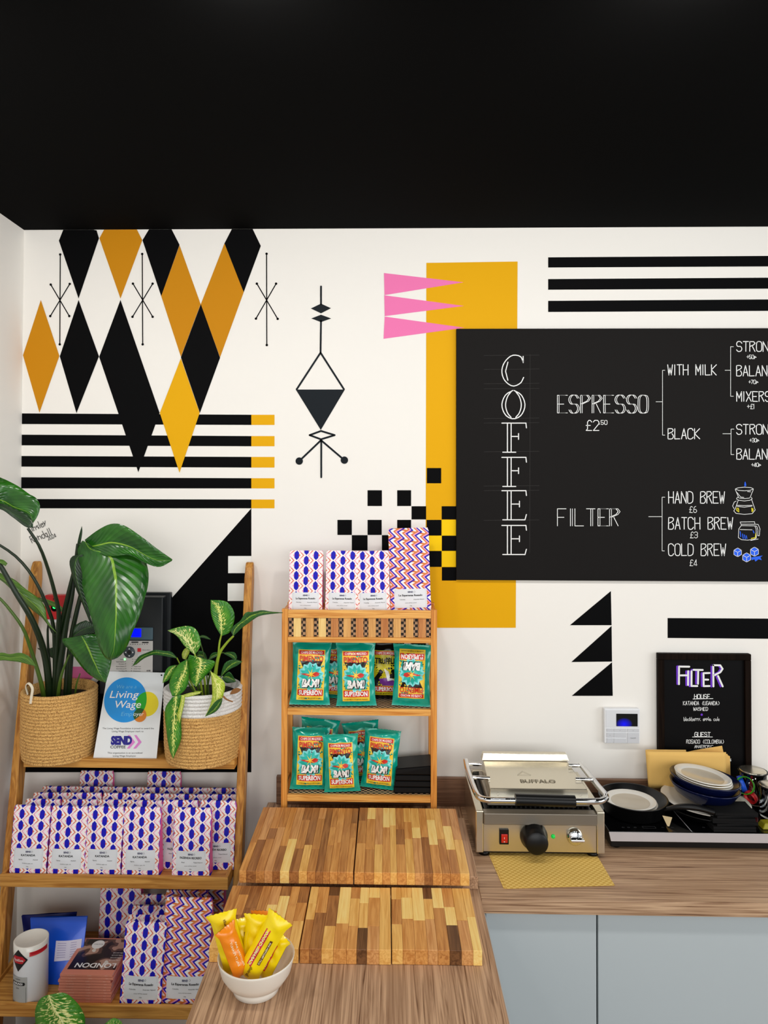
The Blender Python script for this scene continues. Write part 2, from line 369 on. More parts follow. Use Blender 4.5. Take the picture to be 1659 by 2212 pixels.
# ------------------------------------------------------------------ coffee menu chalkboard
def board_surf(Y): return lambda x, z, l: (x, Y-.0004*l, z)
x0 = at(986, 710, Y=-.014).x; z1 = at(986, 710, Y=-.014).z; z0 = at(986, 1253, Y=-.014).z
mb = thing('chalkboard', 'large black coffee menu chalkboard fixed to the wall over the worktop', 'chalkboard', ((x0+2.2)/2, -.014, z0))
bx('board', CHALKB, x0, 2.2, -.014, -.0012, z0, z1, mb, .0015)
def onboard(px, py): p = at(px, py, Y=-.0145); return (p.x, p.z)
P = Print(board_surf(-.0145), [CHALK, CHBLUE, CHYEL, CHGREY])
LW = .0032
GL = {'C': [[(50, 14), (44, 2), (26, 0), (10, 14), (4, 33), (10, 52), (27, 64), (44, 58), (51, 46)], [(17, 14), (12, 33), (17, 52)], [(50, 2), (50, 15)]],
      'O': [[(29, 0), (12, 10), (4, 31), (12, 52), (29, 60), (46, 52), (54, 31), (46, 10), (29, 0)], [(24, 3), (16, 14), (12, 31), (16, 47), (24, 57)], [(34, 3), (42, 14), (46, 31), (42, 47), (34, 57)]],
      'F': [[(4, 0), (56, 0), (57, 10)], [(16, 0), (16, 60)], [(24, 0), (24, 60)], [(6, 61), (34, 61)], [(24, 28), (40, 28)], [(40, 22), (40, 34)]],
      'E': [[(4, 0), (56, 0), (57, 10)], [(16, 0), (16, 60)], [(24, 0), (24, 60)], [(6, 61), (54, 61), (57, 50)], [(24, 28), (42, 28)], [(42, 22), (42, 34)]]}
for ch, yy in zip('COFFEE', (768, 843, 914, 988, 1060, 1135)):
    for ln in GL[ch]:
        q = [(1080+a, yy+b*1.03) for a, b in ln]
        if len(q) > 3 and ch in 'CO': q = [(p.x, p.y) for p in smoothpath([(a, b, 0) for a, b in q], 26)]
        P.line([onboard(*p) for p in q], .0036, CHALK)
stroke_text(P, 'ESPRESSO', 1204, 892, 38, 18.2, .0024, CHALK, .37, 2, onboard, 0, 3.6)
stroke_text(P, 'FILTER', 1204, 1136, 37, 18.6, .0024, CHALK, .34, 2, onboard, 0, 4.2)
stroke_text(P, '£2', 1266, 930, 22, 12, .0028, CHALK, .3, 2, onboard); stroke_text(P, '.50', 1294, 917, 9, 5.5, .002, CHALK, .4, 2, onboard)
def wr(t, x, y, h, cw, lw=.0030): stroke_text(P, t, x, y, h, cw, lw, CHALK, .3, 2, onboard, 0, 0, .25)
wr('WITH MILK', 1442, 810, 22, 10.4); wr('BLACK', 1443, 948, 22, 11); wr('STRONG', 1591, 759, 21, 11); wr('BALANCED', 1591, 812, 22, 10.6); wr('MIXERS', 1591, 867, 21, 10.6)
wr('STRONG', 1591, 938, 21, 11); wr('BALANCED', 1591, 992, 22, 10.6); wr('HAND BREW', 1444, 1087, 25, 10.6); wr('BATCH BREW', 1444, 1143, 25, 10.9); wr('COLD BREW', 1444, 1200, 25, 10.8)
for t, x, y, h in (('+50p', 1613, 775, 8), ('+70p', 1617, 829, 8), ('+£1', 1614, 883, 10), ('+30p', 1619, 955, 8), ('+40p', 1623, 1008, 8), ('£6', 1489, 1107, 13), ('£3', 1491, 1162, 13), ('£4', 1490, 1222, 13)):
    wr(t, x, y, h, h*.52, .0019)
for ln in ([(1417, 868), (1431, 868)], [(1436, 800), (1431, 800), (1431, 940), (1436, 940)], [(1566, 800), (1578, 800)], [(1584, 749), (1578, 749), (1578, 856), (1584, 856)], [(1561, 937), (1579, 937)],
           [(1585, 927), (1579, 927), (1579, 982), (1585, 982)], [(1401, 1116), (1430, 1116)], [(1436, 1074), (1430, 1074), (1430, 1190), (1435, 1190)]):
    P.line([onboard(*p) for p in ln], .0018, CHALK)
for yy in (768, 798, 829, 840, 904, 914, 976, 1050, 1060, 1124):
    P.line([onboard(1045, yy), onboard(1165, yy-1)], .0008, CHGREY, 1, False)
P.line([onboard(1145, 765), onboard(1144, 1195)], .0008, CHGREY, 1, False)
def ic(lines, m, wdt=.0018, o=(1540, 1020), k=10.05):
    for ln in lines: P.line([onboard(o[0]+a/k, o[1]+b/k) for a, b in ln], wdt, m)
ic([[(480, 365), (540, 340), (680, 325), (820, 335), (880, 362), (800, 395), (680, 405), (560, 395), (480, 365)], [(480, 365), (560, 560)], [(880, 362), (800, 560)], [(560, 560), (680, 575), (800, 560)],
    [(505, 580), (530, 545), (560, 560)], [(505, 580), (560, 610), (680, 625), (800, 610), (850, 580), (830, 545)], [(545, 615), (480, 800), (450, 840), (500, 895), (680, 915), (850, 900), (915, 820), (840, 600)],
    [(505, 625), (460, 650), (425, 735), (455, 790)], [(520, 740), (680, 760), (850, 735)], [(520, 720), (680, 725), (850, 720)], [(520, 440), (600, 540), (670, 548)], [(750, 420), (815, 425)]], CHALK)
ic([[(520, 780), (515, 830), (560, 860)], [(545, 780), (560, 830)], [(840, 780), (850, 860)], [(865, 790), (870, 840)]], CHYEL, .003)
ic([[(698, 215), (690, 260), (690, 300), (712, 290), (705, 240)]], CHBLUE, .003)
ic([[(585, 1080), (900, 1075), (910, 1130), (610, 1130), (585, 1080)], [(610, 1130), (612, 1160), (560, 1230), (550, 1420), (620, 1465), (750, 1475), (880, 1460), (940, 1430), (935, 1230), (905, 1165), (615, 1160)],
    [(905, 1130), (980, 1135), (1020, 1230), (1005, 1380), (970, 1380), (975, 1260), (950, 1175), (910, 1165)], [(585, 1245), (850, 1250)], [(820, 1480), (980, 1450)]], CHALK)
ic([[(590, 1290), (600, 1400)], [(640, 1340), (655, 1440)], [(680, 1360), (700, 1445)], [(720, 1380), (735, 1440)], [(870, 1270), (890, 1320)]], CHBLUE, .003)
ic([[(930, 1330), (920, 1420), (830, 1440)]], CHYEL, .003)
def cube(cx, cy, r):
    a = [(cx+r*math.sin(k*math.pi/3), cy-r*math.cos(k*math.pi/3)) for k in range(6)]
    P.poly([onboard(1540+x/10.05, 1020+y/10.05) for x, y in a], CHBLUE, 1)
    ic([a+[a[0]], [a[5], (cx, cy), a[1]], [(cx, cy), a[3]]], CHALK, .0016)
cube(535, 1740, 95); cube(900, 1725, 100); cube(730, 1850, 100)
P.poly([onboard(1540+x/10.05, 1020+y/10.05) for x, y in ((830, 1850), (1080, 1810), (1030, 1850), (1060, 1910), (990, 1890), (920, 1940), (900, 1890), (840, 1910))], CHBLUE, 1)
P.build('chalk_lettering', P.mats, mb)

# ------------------------------------------------------------------ framed filter chalkboard
FB = -.022; fx0, fz1 = at(1422, 1412, Y=FB).x, at(1422, 1412, Y=FB).z; fx1 = at(1623, 1415, Y=FB).x; fz0 = 1.001
fb = thing('framed_chalkboard', 'black framed filter coffee chalkboard hanging behind the paper bags', 'chalkboard', ((fx0+fx1)/2, -.01, fz0))
FR = wood('black_frame', (14, 7, 4), (26, 16, 10), 'Z', .6)
bx('board', mat('chalk_panel', (6, 5, 6), .5, spec=.1), fx0+.02, fx1-.02, -.013, -.0012, fz0+.02, fz1-.02, fb, .0005)
for nm, a in (('frame_rail', (fx0, fx1, fz1-.022, fz1)), ('frame_rail', (fx0, fx1, fz0, fz0+.022)), ('frame_stile', (fx0, fx0+.022, fz0+.022, fz1-.022)), ('frame_stile', (fx1-.022, fx1, fz0+.022, fz1-.022))):
    bx(nm, FR, a[0], a[1], FB, -.0012, a[2], a[3], fb, .002)
P = Print(board_surf(-.0135), [CHALK, CHPURP])
def onf(px, py): p = at(px, py, Y=-.0145); return (p.x, p.z)
def wf(t, x, y, h, cw, lw=.0022, m=CHALK, layer=2, gap=.35): stroke_text(P, t, x, y, h, cw, lw, m, gap, layer, onf, 0, 0, .3)
for dx, m, ly in ((-4, CHPURP, 1), (0, CHALK, 2)):
    wf('F', 1467+dx, 1478, 38, 22, .0065, m, ly); wf('I', 1485+dx, 1480, 30, 8, .0065, m, ly); wf('L', 1494+dx, 1482, 32, 12, .0065, m, ly)
    wf('T', 1498+dx, 1477, 30, 20, .0065, m, ly); wf('E', 1520+dx, 1482, 28, 13, .0065, m, ly); wf('R', 1541+dx, 1483, 46, 20, .0065, m, ly)
wf('HOUSE', 1500, 1509, 9, 5.2); P.line([onf(1497, 1510), onf(1540, 1509)], .0022, CHALK)
wf('KATANDA (UGANDA)', 1476, 1523, 8, 3.7, .0015); wf('WASHED', 1498, 1535, 7, 4, .0016); P.disc(*onf(1516, 1544), .004, CHPURP)
wf('blackberry, apple, cola', 1477, 1557, 8, 2.7, .0013, gap=.4)
wf('GUEST', 1501, 1591, 9, 5.2); P.line([onf(1496, 1592), onf(1539, 1592)], .0022, CHALK)
wf('ROSADO (COLOMBIA)', 1483, 1606, 8, 3.7, .0015); wf('ANAEROBIC', 1500, 1616, 6, 3.6, .0014); wf('s', 1574, 1644, 8, 5, .0021)
P.build('chalk_lettering', P.mats, fb)

# ------------------------------------------------------------------ thermostat
tx0, tz1 = at(1306, 1531, Y=-.024).x, at(1306, 1531, Y=-.024).z; tx1, tz0 = at(1383, 1607, Y=-.024).x, at(1383, 1607, Y=-.024).z
tw, th = tx1-tx0, tz1-tz0
t = thing('wall_thermostat', 'white wall thermostat with dark screen above the contact grill', 'thermostat', ((tx0+tx1)/2, -.012, tz0))
MB().box(tx0, tx1, -.022, -.0012, tz0, tz1).build('housing', WPLAS, t, .003)
def tk(name, u0, v0, u1, v1, m, y=-.0245, bev=.0006): return bx(name, m, tx0+tw*u0, tx0+tw*u1, y, -.0215, tz1-th*v1, tz1-th*v0, t, bev)
tk('faceplate', .04, .04, .97, .54, mat('grey_face', (222, 223, 226), .4), -.0232)
SCR = bpy.data.materials.new('thermostat_screen'); SCR.use_nodes = True; nt = SCR.node_tree; b = nt.nodes['Principled BSDF']
b.inputs['Base Color'].default_value = lin((8, 10, 12)); b.inputs['Roughness'].default_value = .12
tc = nt.nodes.new('ShaderNodeTexCoord'); mp = nt.nodes.new('ShaderNodeMapping'); gr = nt.nodes.new('ShaderNodeTexGradient'); gr.gradient_type = 'SPHERICAL'
mp.inputs['Location'].default_value = (-.9, 0, .3); mp.inputs['Scale'].default_value = (2.9, .1, 2.6)
mp.vector_type = 'POINT'; nt.links.new(tc.outputs['Generated'], mp.inputs['Vector']); mp.inputs['Scale'].default_value = (2.6, 0, 2.0); mp.inputs['Location'].default_value = (-.95, 0, -.35)
nt.links.new(mp.outputs[0], gr.inputs['Vector'])
b.inputs['Emission Color'].default_value = lin((10, 10, 255)); nt.links.new(gr.outputs['Fac'], b.inputs['Emission Strength'])
tk('screen', .33, .14, .93, .50, SCR)
for u0, v0, u1, v1 in ((.06, .57, .24, .66), (.26, .57, .61, .66), (.64, .57, .97, .66), (.06, .69, .24, .82), (.26, .69, .61, .82), (.06, .85, .24, .98), (.26, .85, .61, .98), (.64, .69, .97, .98)):
    tk('button', u0, v0, u1, v1, GPLAS)
P = Print(lambda x, z, l: (x, -.0247-.0001*l, z), [TXTG])
P.text('ON/OFF', tx0+tw*.8, tz1-th*.85, .004, TXTG)
P.text('o', tx0+tw*.15, tz1-th*.77, .004, TXTG); P.text('<', tx0+tw*.43, tz1-th*.635, .004, TXTG); P.text('>', tx0+tw*.8, tz1-th*.635, .004, TXTG); P.build('key_print', P.mats, t)

# ------------------------------------------------------------------ worktops, upstand, cabinets
RX = 2.3
def single(name, m, dims, label, cat, bevel=.0015, **k):
    o = bx(name, m, *dims, None, bevel); tag(o, label, cat); return o
single('counter_worktop', LAMX, (.2652, RX, -.6, -.0025, .862, .9), 'long walnut laminate worktop along the back wall under the grill', 'worktop')
single('peninsula_worktop', LAMY, (-.4255, .2647, -1.75, -.0025, .862, .9), 'walnut laminate worktop running toward the viewer under the cutting boards', 'worktop')
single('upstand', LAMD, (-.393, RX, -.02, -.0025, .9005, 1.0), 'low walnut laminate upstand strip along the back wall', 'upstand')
single('riser_board', LAMY, (-.40, .262, -.552, -.19, .9005, .938), 'laminate riser slab under the two large cutting boards', 'board')
gx = at(1291, 2100, Y=-.578).x
cx = at(1049, 2100, Y=-.578).x
for a, b_, lb in ((cx, gx-.0015, 'pale grey base cabinet next to the peninsula under the worktop'), (gx+.0015, gx+.62, 'wide pale grey base cabinet below the hob'), (gx+.623, RX-.05, 'pale grey base cabinet farthest along the worktop from the peninsula')):
    c = thing('base_cabinet', lb, 'cabinet', ((a+b_)/2, -.3, .1), 'grey base cabinets'); bx('body', CAB, a, b_, -.555, -.03, .1005, .8615, c); bx('door', CAB, a+.001, b_-.001, -.575, -.5555, .103, .8585, c, .002)
    bx('recessed_pull', DARK, a+.002, b_-.002, -.5553, -.5551, .84, .861, c, 0)
bx('plinth', DARK, cx, RX-.05, -.52, -.03, .0005, .0995).update_tag()
tag(bpy.data.objects['plinth'], 'black plinth beneath the grey cabinets', 'plinth')
c = thing('peninsula_cabinet', 'pale grey cabinet run holding up the peninsula worktop', 'cabinet', (-.08, -1.1, 0))
bx('body', CAB, -.405, cx-.004, -1.7, -.03, .0005, .8615, c)
bx('end_strip', DARK, cx-.0035, cx-.0005, -.56, -.03, .1, .8615, c, 0)
# ------------------------------------------------------------------ cutting boards of glued staves
SW = [wood('stave_%s' % n, a, b, 'Y', .38, (5, 90), 1.4) for n, a, b in (('amber', (196, 128, 62), (226, 164, 92)), ('honey', (222, 162, 82), (244, 194, 112)), ('pale', (246, 200, 112), (253, 222, 142)),
      ('brown', (140, 86, 46), (178, 120, 68)), ('walnut', (92, 58, 32), (128, 86, 52)), ('tan', (176, 112, 56), (210, 148, 82)), ('rose', (196, 132, 74), (224, 166, 104)))]
def cutting_board(label, x0, x1, y0, y1, z0, z1, ncol, wts, seed):
    r = random.Random(seed); t = thing('cutting_board', label, 'cutting board', ((x0+x1)/2, (y0+y1)/2, z0), 'butcher block cutting boards')
    ws = [r.uniform(.8, 1.2) for _ in range(ncol)]; s = sum(ws); x = x0; last = None
    for wv in ws:
        xn = x+wv/s*(x1-x0); cuts = sorted([y0]+[y0+(y1-y0)*c for c in ([r.uniform(.3, .5), r.uniform(.6, .85)] if r.random() < .55 else [r.uniform(.3, .75)] if r.random() < .8 else [])]+[y1])
        for a, b in zip(cuts, cuts[1:]):
            k = r.choices(range(7), wts)[0]
            if k == last: k = r.choices(range(7), wts)[0]
            last = k
            MB().box(x+.0001, xn-.0001, a+.0001, b-.0001, z0, z1+r.uniform(-.0001, .0001)).build('stave', SW[k], t, .0013, segs=2)
        x = xn
    return t
cutting_board('large cutting board with brown and amber staves, the left one on the riser', -.408, -.0905, -.603, -.205, .9385, .9725, 14, (7, 3, .5, 4, .7, 6, 1.5), 21)
cutting_board('large cutting board with honey toned staves, nearest the contact grill', -.0870, .232, -.603, -.200, .9385, .9725, 13, (5, 6, 3, 1.2, .6, 3, 2), 6)
cutting_board('small cutting board standing behind the bowl of snack bars', -.424, -.2085, -.880, -.612, .9005, .9365, 8, (3, 3, 1.5, 5, 1, 4, 1), 11)
cutting_board('small cutting board with a dark walnut streak, middle of the lower row', -.2055, .0130, -.880, -.612, .9005, .9365, 8, (4, 5, 2.5, 1.5, 1, 3, 2), 14)
cutting_board('small pale striped cutting board at the right end of the lower row', .0155, .231, -.878, -.610, .9005, .9365, 8, (4, 5, 4, 1, 1.3, 2, 2), 17)

# ------------------------------------------------------------------ wooden display rack
Z = lambda py: at(700, py, Y=-.18).z
rk = thing('display_rack', 'light wooden display rack with slatted top box holding crisps and coffee', 'rack', (-.091, -.1, .9385))
ax0, ax1, ay0, ay1 = -.353, .171, -.18, -.022
for x, y in ((ax0, ay0), (ax1-.02, ay0), (ax0, ay1-.018), (ax1-.02, ay1-.018)): bx('post', RACKZ, x, x+.02, y, y+.018, .9385 if y == ay0 else .9385, Z(1316), rk, .001)
ix0, ix1 = ax0+.0205, ax1-.0205
bx('top_rail', RACKX, ix0, ix1, ay0, ay0+.016, Z(1335), Z(1318), rk); bx('box_rail', RACKX, ix0, ix1, ay0, ay0+.016, Z(1388), Z(1377), rk)
bx('back_rail', RACKX, ix0, ix1, ay1-.016, ay1, Z(1335), Z(1318), rk)
for xs in (ax0+.003, ax1-.015):
    bx('side_rail', RACKZ, xs, xs+.012, ay0+.0185, ay1-.0185, Z(1335), Z(1318), rk); bx('side_rail', RACKZ, xs, xs+.012, ay0+.0185, ay1-.0185, Z(1388), Z(1377), rk)
n = 11; pitch = (ix1-ix0)/(n+.45); tones = [SW[2], RACKZ, SW[2], SW[0], RACKZ, SW[0], RACKZ, SW[5], RACKZ, RACKZ, SW[0]]
STZ = [wood('slat_pale', (232, 190, 112), (246, 212, 138), 'Z', .4, (4, 90)), wood('slat_honey', (206, 148, 82), (230, 176, 104), 'Z', .4, (4, 90)), wood('slat_rose', (178, 108, 56), (206, 140, 80), 'Z', .4, (4, 90))]
for k in range(n):
    x = ix0+pitch*(k+.45); bx('slat', STZ[(0, 1, 0, 2, 1, 2, 1, 2, 1, 1, 2)[k]], x, x+pitch*.60, ay0+.003, ay0+.013, Z(1377)+.0003, Z(1335)-.0003, rk)
# black and tan checked basket lining (flat woven print)
CHK = bpy.data.materials.new('checked_lining'); CHK.use_nodes = True; nt = CHK.node_tree; b = nt.nodes['Principled BSDF']
tc = nt.nodes.new('ShaderNodeTexCoord'); ck = nt.nodes.new('ShaderNodeTexChecker'); ck.inputs['Color1'].default_value = lin((24, 18, 14)); ck.inputs['Color2'].default_value = lin((206, 168, 128)); ck.inputs['Scale'].default_value = 105
mp = nt.nodes.new('ShaderNodeMapping'); mp.inputs['Location'].default_value = (.0021, .0021, .0021); nt.links.new(tc.outputs['Object'], mp.inputs[0]); nt.links.new(mp.outputs[0], ck.inputs['Vector']); nt.links.new(ck.outputs['Color'], b.inputs['Base Color']); b.inputs['Roughness'].default_value = .6
bx('lining', CHK, ix0, ix1, ay0+.0165, ay0+.0185, Z(1386), Z(1337), rk, 0)
bx('box_floor', RACKX, ix0, ix1, ay0+.019, ay1-.0165, Z(1330), Z(1326), rk, 0)
zs2, zs3 = Z(1531), Z(1718)
for zz, y1_, nm in ((zs2, 1545, 's'), (zs3, 1732, 't')):
    bx('shelf_rail', RACKX, ix0, ix1, ay0, ay0+.014, Z(y1_), zz, rk); bx('shelf_board', RACKX, ix0, ix1, ay0+.0145, ay1-.001, zz-.010, zz-.003, rk, .0005)
    bx('shelf_lining', CHK, ix0+.001, ix1-.001, ay0+.0145, ay1-.002, zz-.0029, zz-.0015, rk, 0)
    for xs in (ax0+.003, ax1-.012): bx('side_rail', RACKZ, xs, xs+.009, ay0+.0185, ay1-.0185, zz+.008, zz+.022, rk)
BOXF = Z(1326)-.004

# ------------------------------------------------------------------ ladder shelf
LXL, LXR = -1.281, -.479
def ly(z): return -.012-.165*(1.765-z)
TR = [(1.122, -.195, -1.222, .030), (.782, -.287, -1.250, .040), (.444, -.392, -1.262, .040), (.106, -.50, -1.262, .04)]
ld = thing('ladder_shelf', 'oak ladder shelf with four trays leaning on the wall in the corner', 'shelf', ((LXL+LXR)/2, -.2, 0))
for xo, sgn in ((LXL, 1), (LXR-.027, 1)):
    m = MB(); dz = .062
    pts = [(ly(.001)-.0, .001), (ly(.001)+dz, .001)]; top = 1.765
    prof = [(ly(.0005)-.001, .0005), (ly(.0005)+.045, .0005), (-.0035, 1.70), (-.004, 1.735), (-.008, 1.757), (-.016, 1.768), (-.028, 1.765), (-.038, 1.75), (ly(1.72)-.035, 1.715)]
    prof = [(min(y, -.003), z) for y, z in prof]
    prof[0] = (ly(0)-.04, .0005); prof[1] = (ly(0)+.01, .0005)
    m.prism([(xo, y, z) for y, z in prof], (.027, 0, 0)); m.build('rail', OAKZ, ld, .004)
for zl, yf, xl, lh in TR:
    x0, x1, yb = xl, LXR-.0285, -.006; r = zl-.012 if zl < 1.1 else zl-.002
    x0 = max(x0, LXL+.0285) if False else x0
    m = MB(); m.box(x0+.012, x1-.012, yf+.0125, yb, r-.012, r-.0003); tr = m.build('tray', OAK, ld, .001)
    bx('front_lip', OAK, x0, x1, yf, yf+.012, zl-lh, zl, tr, .002)
    for xs in (x0, x1-.0118): bx('side_lip', OAKY, xs, xs+.0118, yf+.0123, yb, zl-lh, zl, tr, .002)
FL = {k: (TR[k][0]-.012 if k else TR[0][0]-.002) for k in range(4)}

# ------------------------------------------------------------------ printed coffee bags
class G:  # tiny expression builder for shader maths
    def __init__(s, nt): s.nt = nt
    def m(s, op, a, b=0, c=0):
        n = s.nt.nodes.new('ShaderNodeMath'); n.operation = op
        for i, v in enumerate((a, b, c)):
            if isinstance(v, (int, float)): n.inputs[i].default_value = v
            else: s.nt.links.new(v, n.inputs[i])
        return n.outputs[0]
    def mix(s, f, a, b):
        n = s.nt.nodes.new('ShaderNodeMix'); n.data_type = 'RGBA'
        s.nt.links.new(f, n.inputs['Factor'])
        for k, v in ((6, a), (7, b)):
            if isinstance(v, tuple): n.inputs[k].default_value = v
            else: s.nt.links.new(v, n.inputs[k])
        return n.outputs[2]
def bagmat(name, kind):
    m = bpy.data.materials.new(name); m.use_nodes = True; nt = m.node_tree; g = G(nt); M = g.m; b = nt.nodes['Principled BSDF']
    uv = nt.nodes.new('ShaderNodeUVMap'); sp = nt.nodes.new('ShaderNodeSeparateXYZ'); nt.links.new(uv.outputs[0], sp.inputs[0])
    u, v = sp.outputs[0], sp.outputs[1]
    W_, BL, OR, PK, PU = lin((250, 243, 240)), lin((20, 14, 182)), lin((226, 112, 74)), lin((242, 164, 196)), lin((74, 20, 150))
    if kind == 'A':
        a = M('DIVIDE', u, .0335); bb = M('DIVIDE', v, .0345)
        k = M('FLOOR', M('ADD', a, .5)); la = M('ABSOLUTE', M('SUBTRACT', a, k)); odd = M('MODULO', M('ABSOLUTE', k), 2)
        lb = M('ABSOLUTE', M('SUBTRACT', M('FRACT', M('ADD', M('ADD', bb, M('MULTIPLY', odd, .5)), 50.5)), .5))
        inx = M('LESS_THAN', la, .235); ins = M('LESS_THAN', M('ADD', lb, M('MULTIPLY', la, .95)), .475); blue = M('MULTIPLY', inx, ins)
        # zigzag between columns
        kf = M('FLOOR', a); t = M('SUBTRACT', a, kf); o2 = M('MODULO', M('ABSOLUTE', kf), 2)
        ph = M('ABSOLUTE', M('SUBTRACT', M('FRACT', M('ADD', M('ADD', bb, M('MULTIPLY', o2, .5)), 50.5)), .5))  # 0 at bulge of the left column
        xm = M('SUBTRACT', .76, M('MULTIPLY', ph, 1.04)); d = M('SUBTRACT', t, xm)
        st1 = M('LESS_THAN', M('ABSOLUTE', M('ADD', d, .05)), .062); st2 = M('LESS_THAN', M('ABSOLUTE', M('SUBTRACT', d, .115)), .042)
        st3 = M('LESS_THAN', M('ABSOLUTE', M('ADD', d, .22)), .035)
        tri = M('MULTIPLY', M('LESS_THAN', M('ADD', M('MULTIPLY', lb, 1.0), la), .40), M('GREATER_THAN', la, .235))
        side = M('GREATER_THAN', M('SUBTRACT', a, k), 0)
        near = M('LESS_THAN', ph, .25)
        zc = g.mix(M('GREATER_THAN', M('SINE', M('MULTIPLY', kf, 1.9)), -.2), PK, OR)
        c = g.mix(st2, W_, lin((252, 232, 232))); c = g.mix(st3, c, lin((254, 240, 234))); c = g.mix(st1, c, g.mix(near, PK, OR)); c = g.mix(tri, c, g.mix(side, PK, OR)); c = g.mix(blue, c, BL)
    else:
        a = M('DIVIDE', u, .0304); yd = M('FRACT', M('SUBTRACT', M('SUBTRACT', 80.0, M('DIVIDE', v, .034)), M('MULTIPLY', a, .2)))
        dd = M('ABSOLUTE', M('SUBTRACT', M('FRACT', M('ADD', yd, .25)), .5))
        x = M('FRACT', M('ADD', M('ADD', a, M('SUBTRACT', M('MULTIPLY', M('SUBTRACT', .5, dd), 1.4), .35)), 40.0))
        gap = M('GREATER_THAN', yd, .83); ORB = lin((222, 126, 62))
        blue = g.mix(gap, BL, PU); white = g.mix(gap, W_, ORB)
        c = g.mix(M('LESS_THAN', x, .82), PK, ORB); c = g.mix(M('LESS_THAN', x, .58), c, white); c = g.mix(M('LESS_THAN', x, .24), c, blue)
    nt.links.new(c, b.inputs['Base Color']); b.inputs['Roughness'].default_value = .48; b.inputs['Specular IOR Level'].default_value = .25
    return m
BAGA, BAGB = bagmat('lozenge_print', 'A'), bagmat('chevron_print', 'B'); GUS = mat('pink_gusset', (244, 110, 172), .4); GUSR = mat('red_gusset', (186, 26, 40), .45)
LAB = mat('label_paper', (228, 230, 234), .42, bump=(35, .35, .0015))
LABN = mat('label_line', (180, 182, 188), .6)
def bag_front(W, H, T, seed=0):
    def F(x, z):
        u = x/(W/2); v = z/H
        y = -T/2*(1-v**1.3)*(1-.12*u*u) - .004*math.sin(math.pi*v)*(1-u*u)
        return y-.0035+.0011*math.sin(7*v*3+u*2.2+seed)*math.sin(3*u+seed*1.7)*(1-u**4)-.0012*max(0, math.sin(9*v+seed*2))*(1-abs(u))
    return F
def make_bag(W, H, T, front, seed, labtext, labpos=(.11, .40), sub='Uganda', sub2='Washed', narrow=1):
    """prototype parts in local coordinates (origin at the bag's base centre)"""
    F = bag_front(W, H, T, seed)
    xw = lambda u, v: (u*2-1)*W/2*(1-.012*math.sin(math.pi*v*1.3))*(1-(max(0, v-.972)/.028)**2*.05*1)
    m = MB(); vv = lambda v: v
    m.grid(lambda u, v: (xw(u, v), F(xw(u, v), v*H), v*H), 14, 22, 0, True, lambda u, v: (u*W-W/2, v*H))
    yb = lambda v: T/2*(1-v**1.3)+.0035
    m.grid(lambda u, v: (-xw(u, v), yb(v), v*H), 4, 12, 0, True, lambda u, v: (u*W, v*H))
    for s in (-1, 1):
        def gs(u, v, s=s):
            x = xw(1, v)*s; yf = F(W/2*.999, v*H); k = (1-abs(u*2-1))
            return (x-s*(.3*T+.004)*k*(.35+.65*v), yf+(yb(v)-yf)*u, v*H)
        g0 = (lambda u, v: gs(u, v)) if s > 0 else (lambda u, v: gs(1-u, v))
        m.grid(g0, 2, 12, 1, False)
    m.add([(-W/2, F(W/2*.999, 0), 0), (W/2, F(W/2*.999, 0), 0), (W/2, yb(0), 0), (-W/2, yb(0), 0)], [(3, 2, 1, 0)], 0)
    m.grid(lambda u, v: ((u*2-1)*xw(1, 1), F((u*2-1)*xw(1, 1), H)*(1-v)+yb(1)*v, H), 14, 1, 0, False, lambda u, v: (u*W-W/2, H))
    parts = [('pouch', m, [front, GUS], 0)]
    if labtext:
        z0, z1 = labpos[0]*H, labpos[1]*H; lw = W*.40
        surf = lambda x, z, l: (x, F(x, z)-.0006-.0004*l, z)
        lb = MB(); lb.grid(lambda u, v: surf(-lw+2*lw*u, z0+(z1-z0)*v, 0), 10, 8, 0, True); parts.append(('label', lb, [LAB], 0))
        P = Print(surf, [INK, INKB, LABN, PNK]); h = z1-z0
        P.text('SEND', 0, z0+h*.80, h*.085, INK, 2, bold=.03); P.line([(lw*.23, z0+h*.90), (lw*.29, z0+h*.845), (lw*.23, z0+h*.79)], .0006, INKB, 2, False)
        P.text(labtext, 0, z0+h*.62, h*.10, INKB, 2, w=lw*(.95 if len(labtext) < 9 else 1.45), bold=.025)
        P.text(sub, -lw*.5, z0+h*.42, h*.055, INKB, 2); P.text(sub2, lw*.5, z0+h*.42, h*.055, INKB, 2)
        P.text('blackberry, apple, cola' if sub == 'Uganda' else 'cocoa, red fruit, caramel', 0, z0+h*.25, h*.045, LABN if False else INKB, 2); P.text('250g', 0, z0+h*.09, h*.045, INKB, 2)
        e = lw*.93; P.line([(-e, z0+h*.05), (-e, z1-h*.05), (e, z1-h*.05), (e, z0+h*.05), (-e, z0+h*.05)], .0004, LABN, 1, False)
        parts.append(('lettering', P, P.mats, 1))
    return parts
PROTO = {}
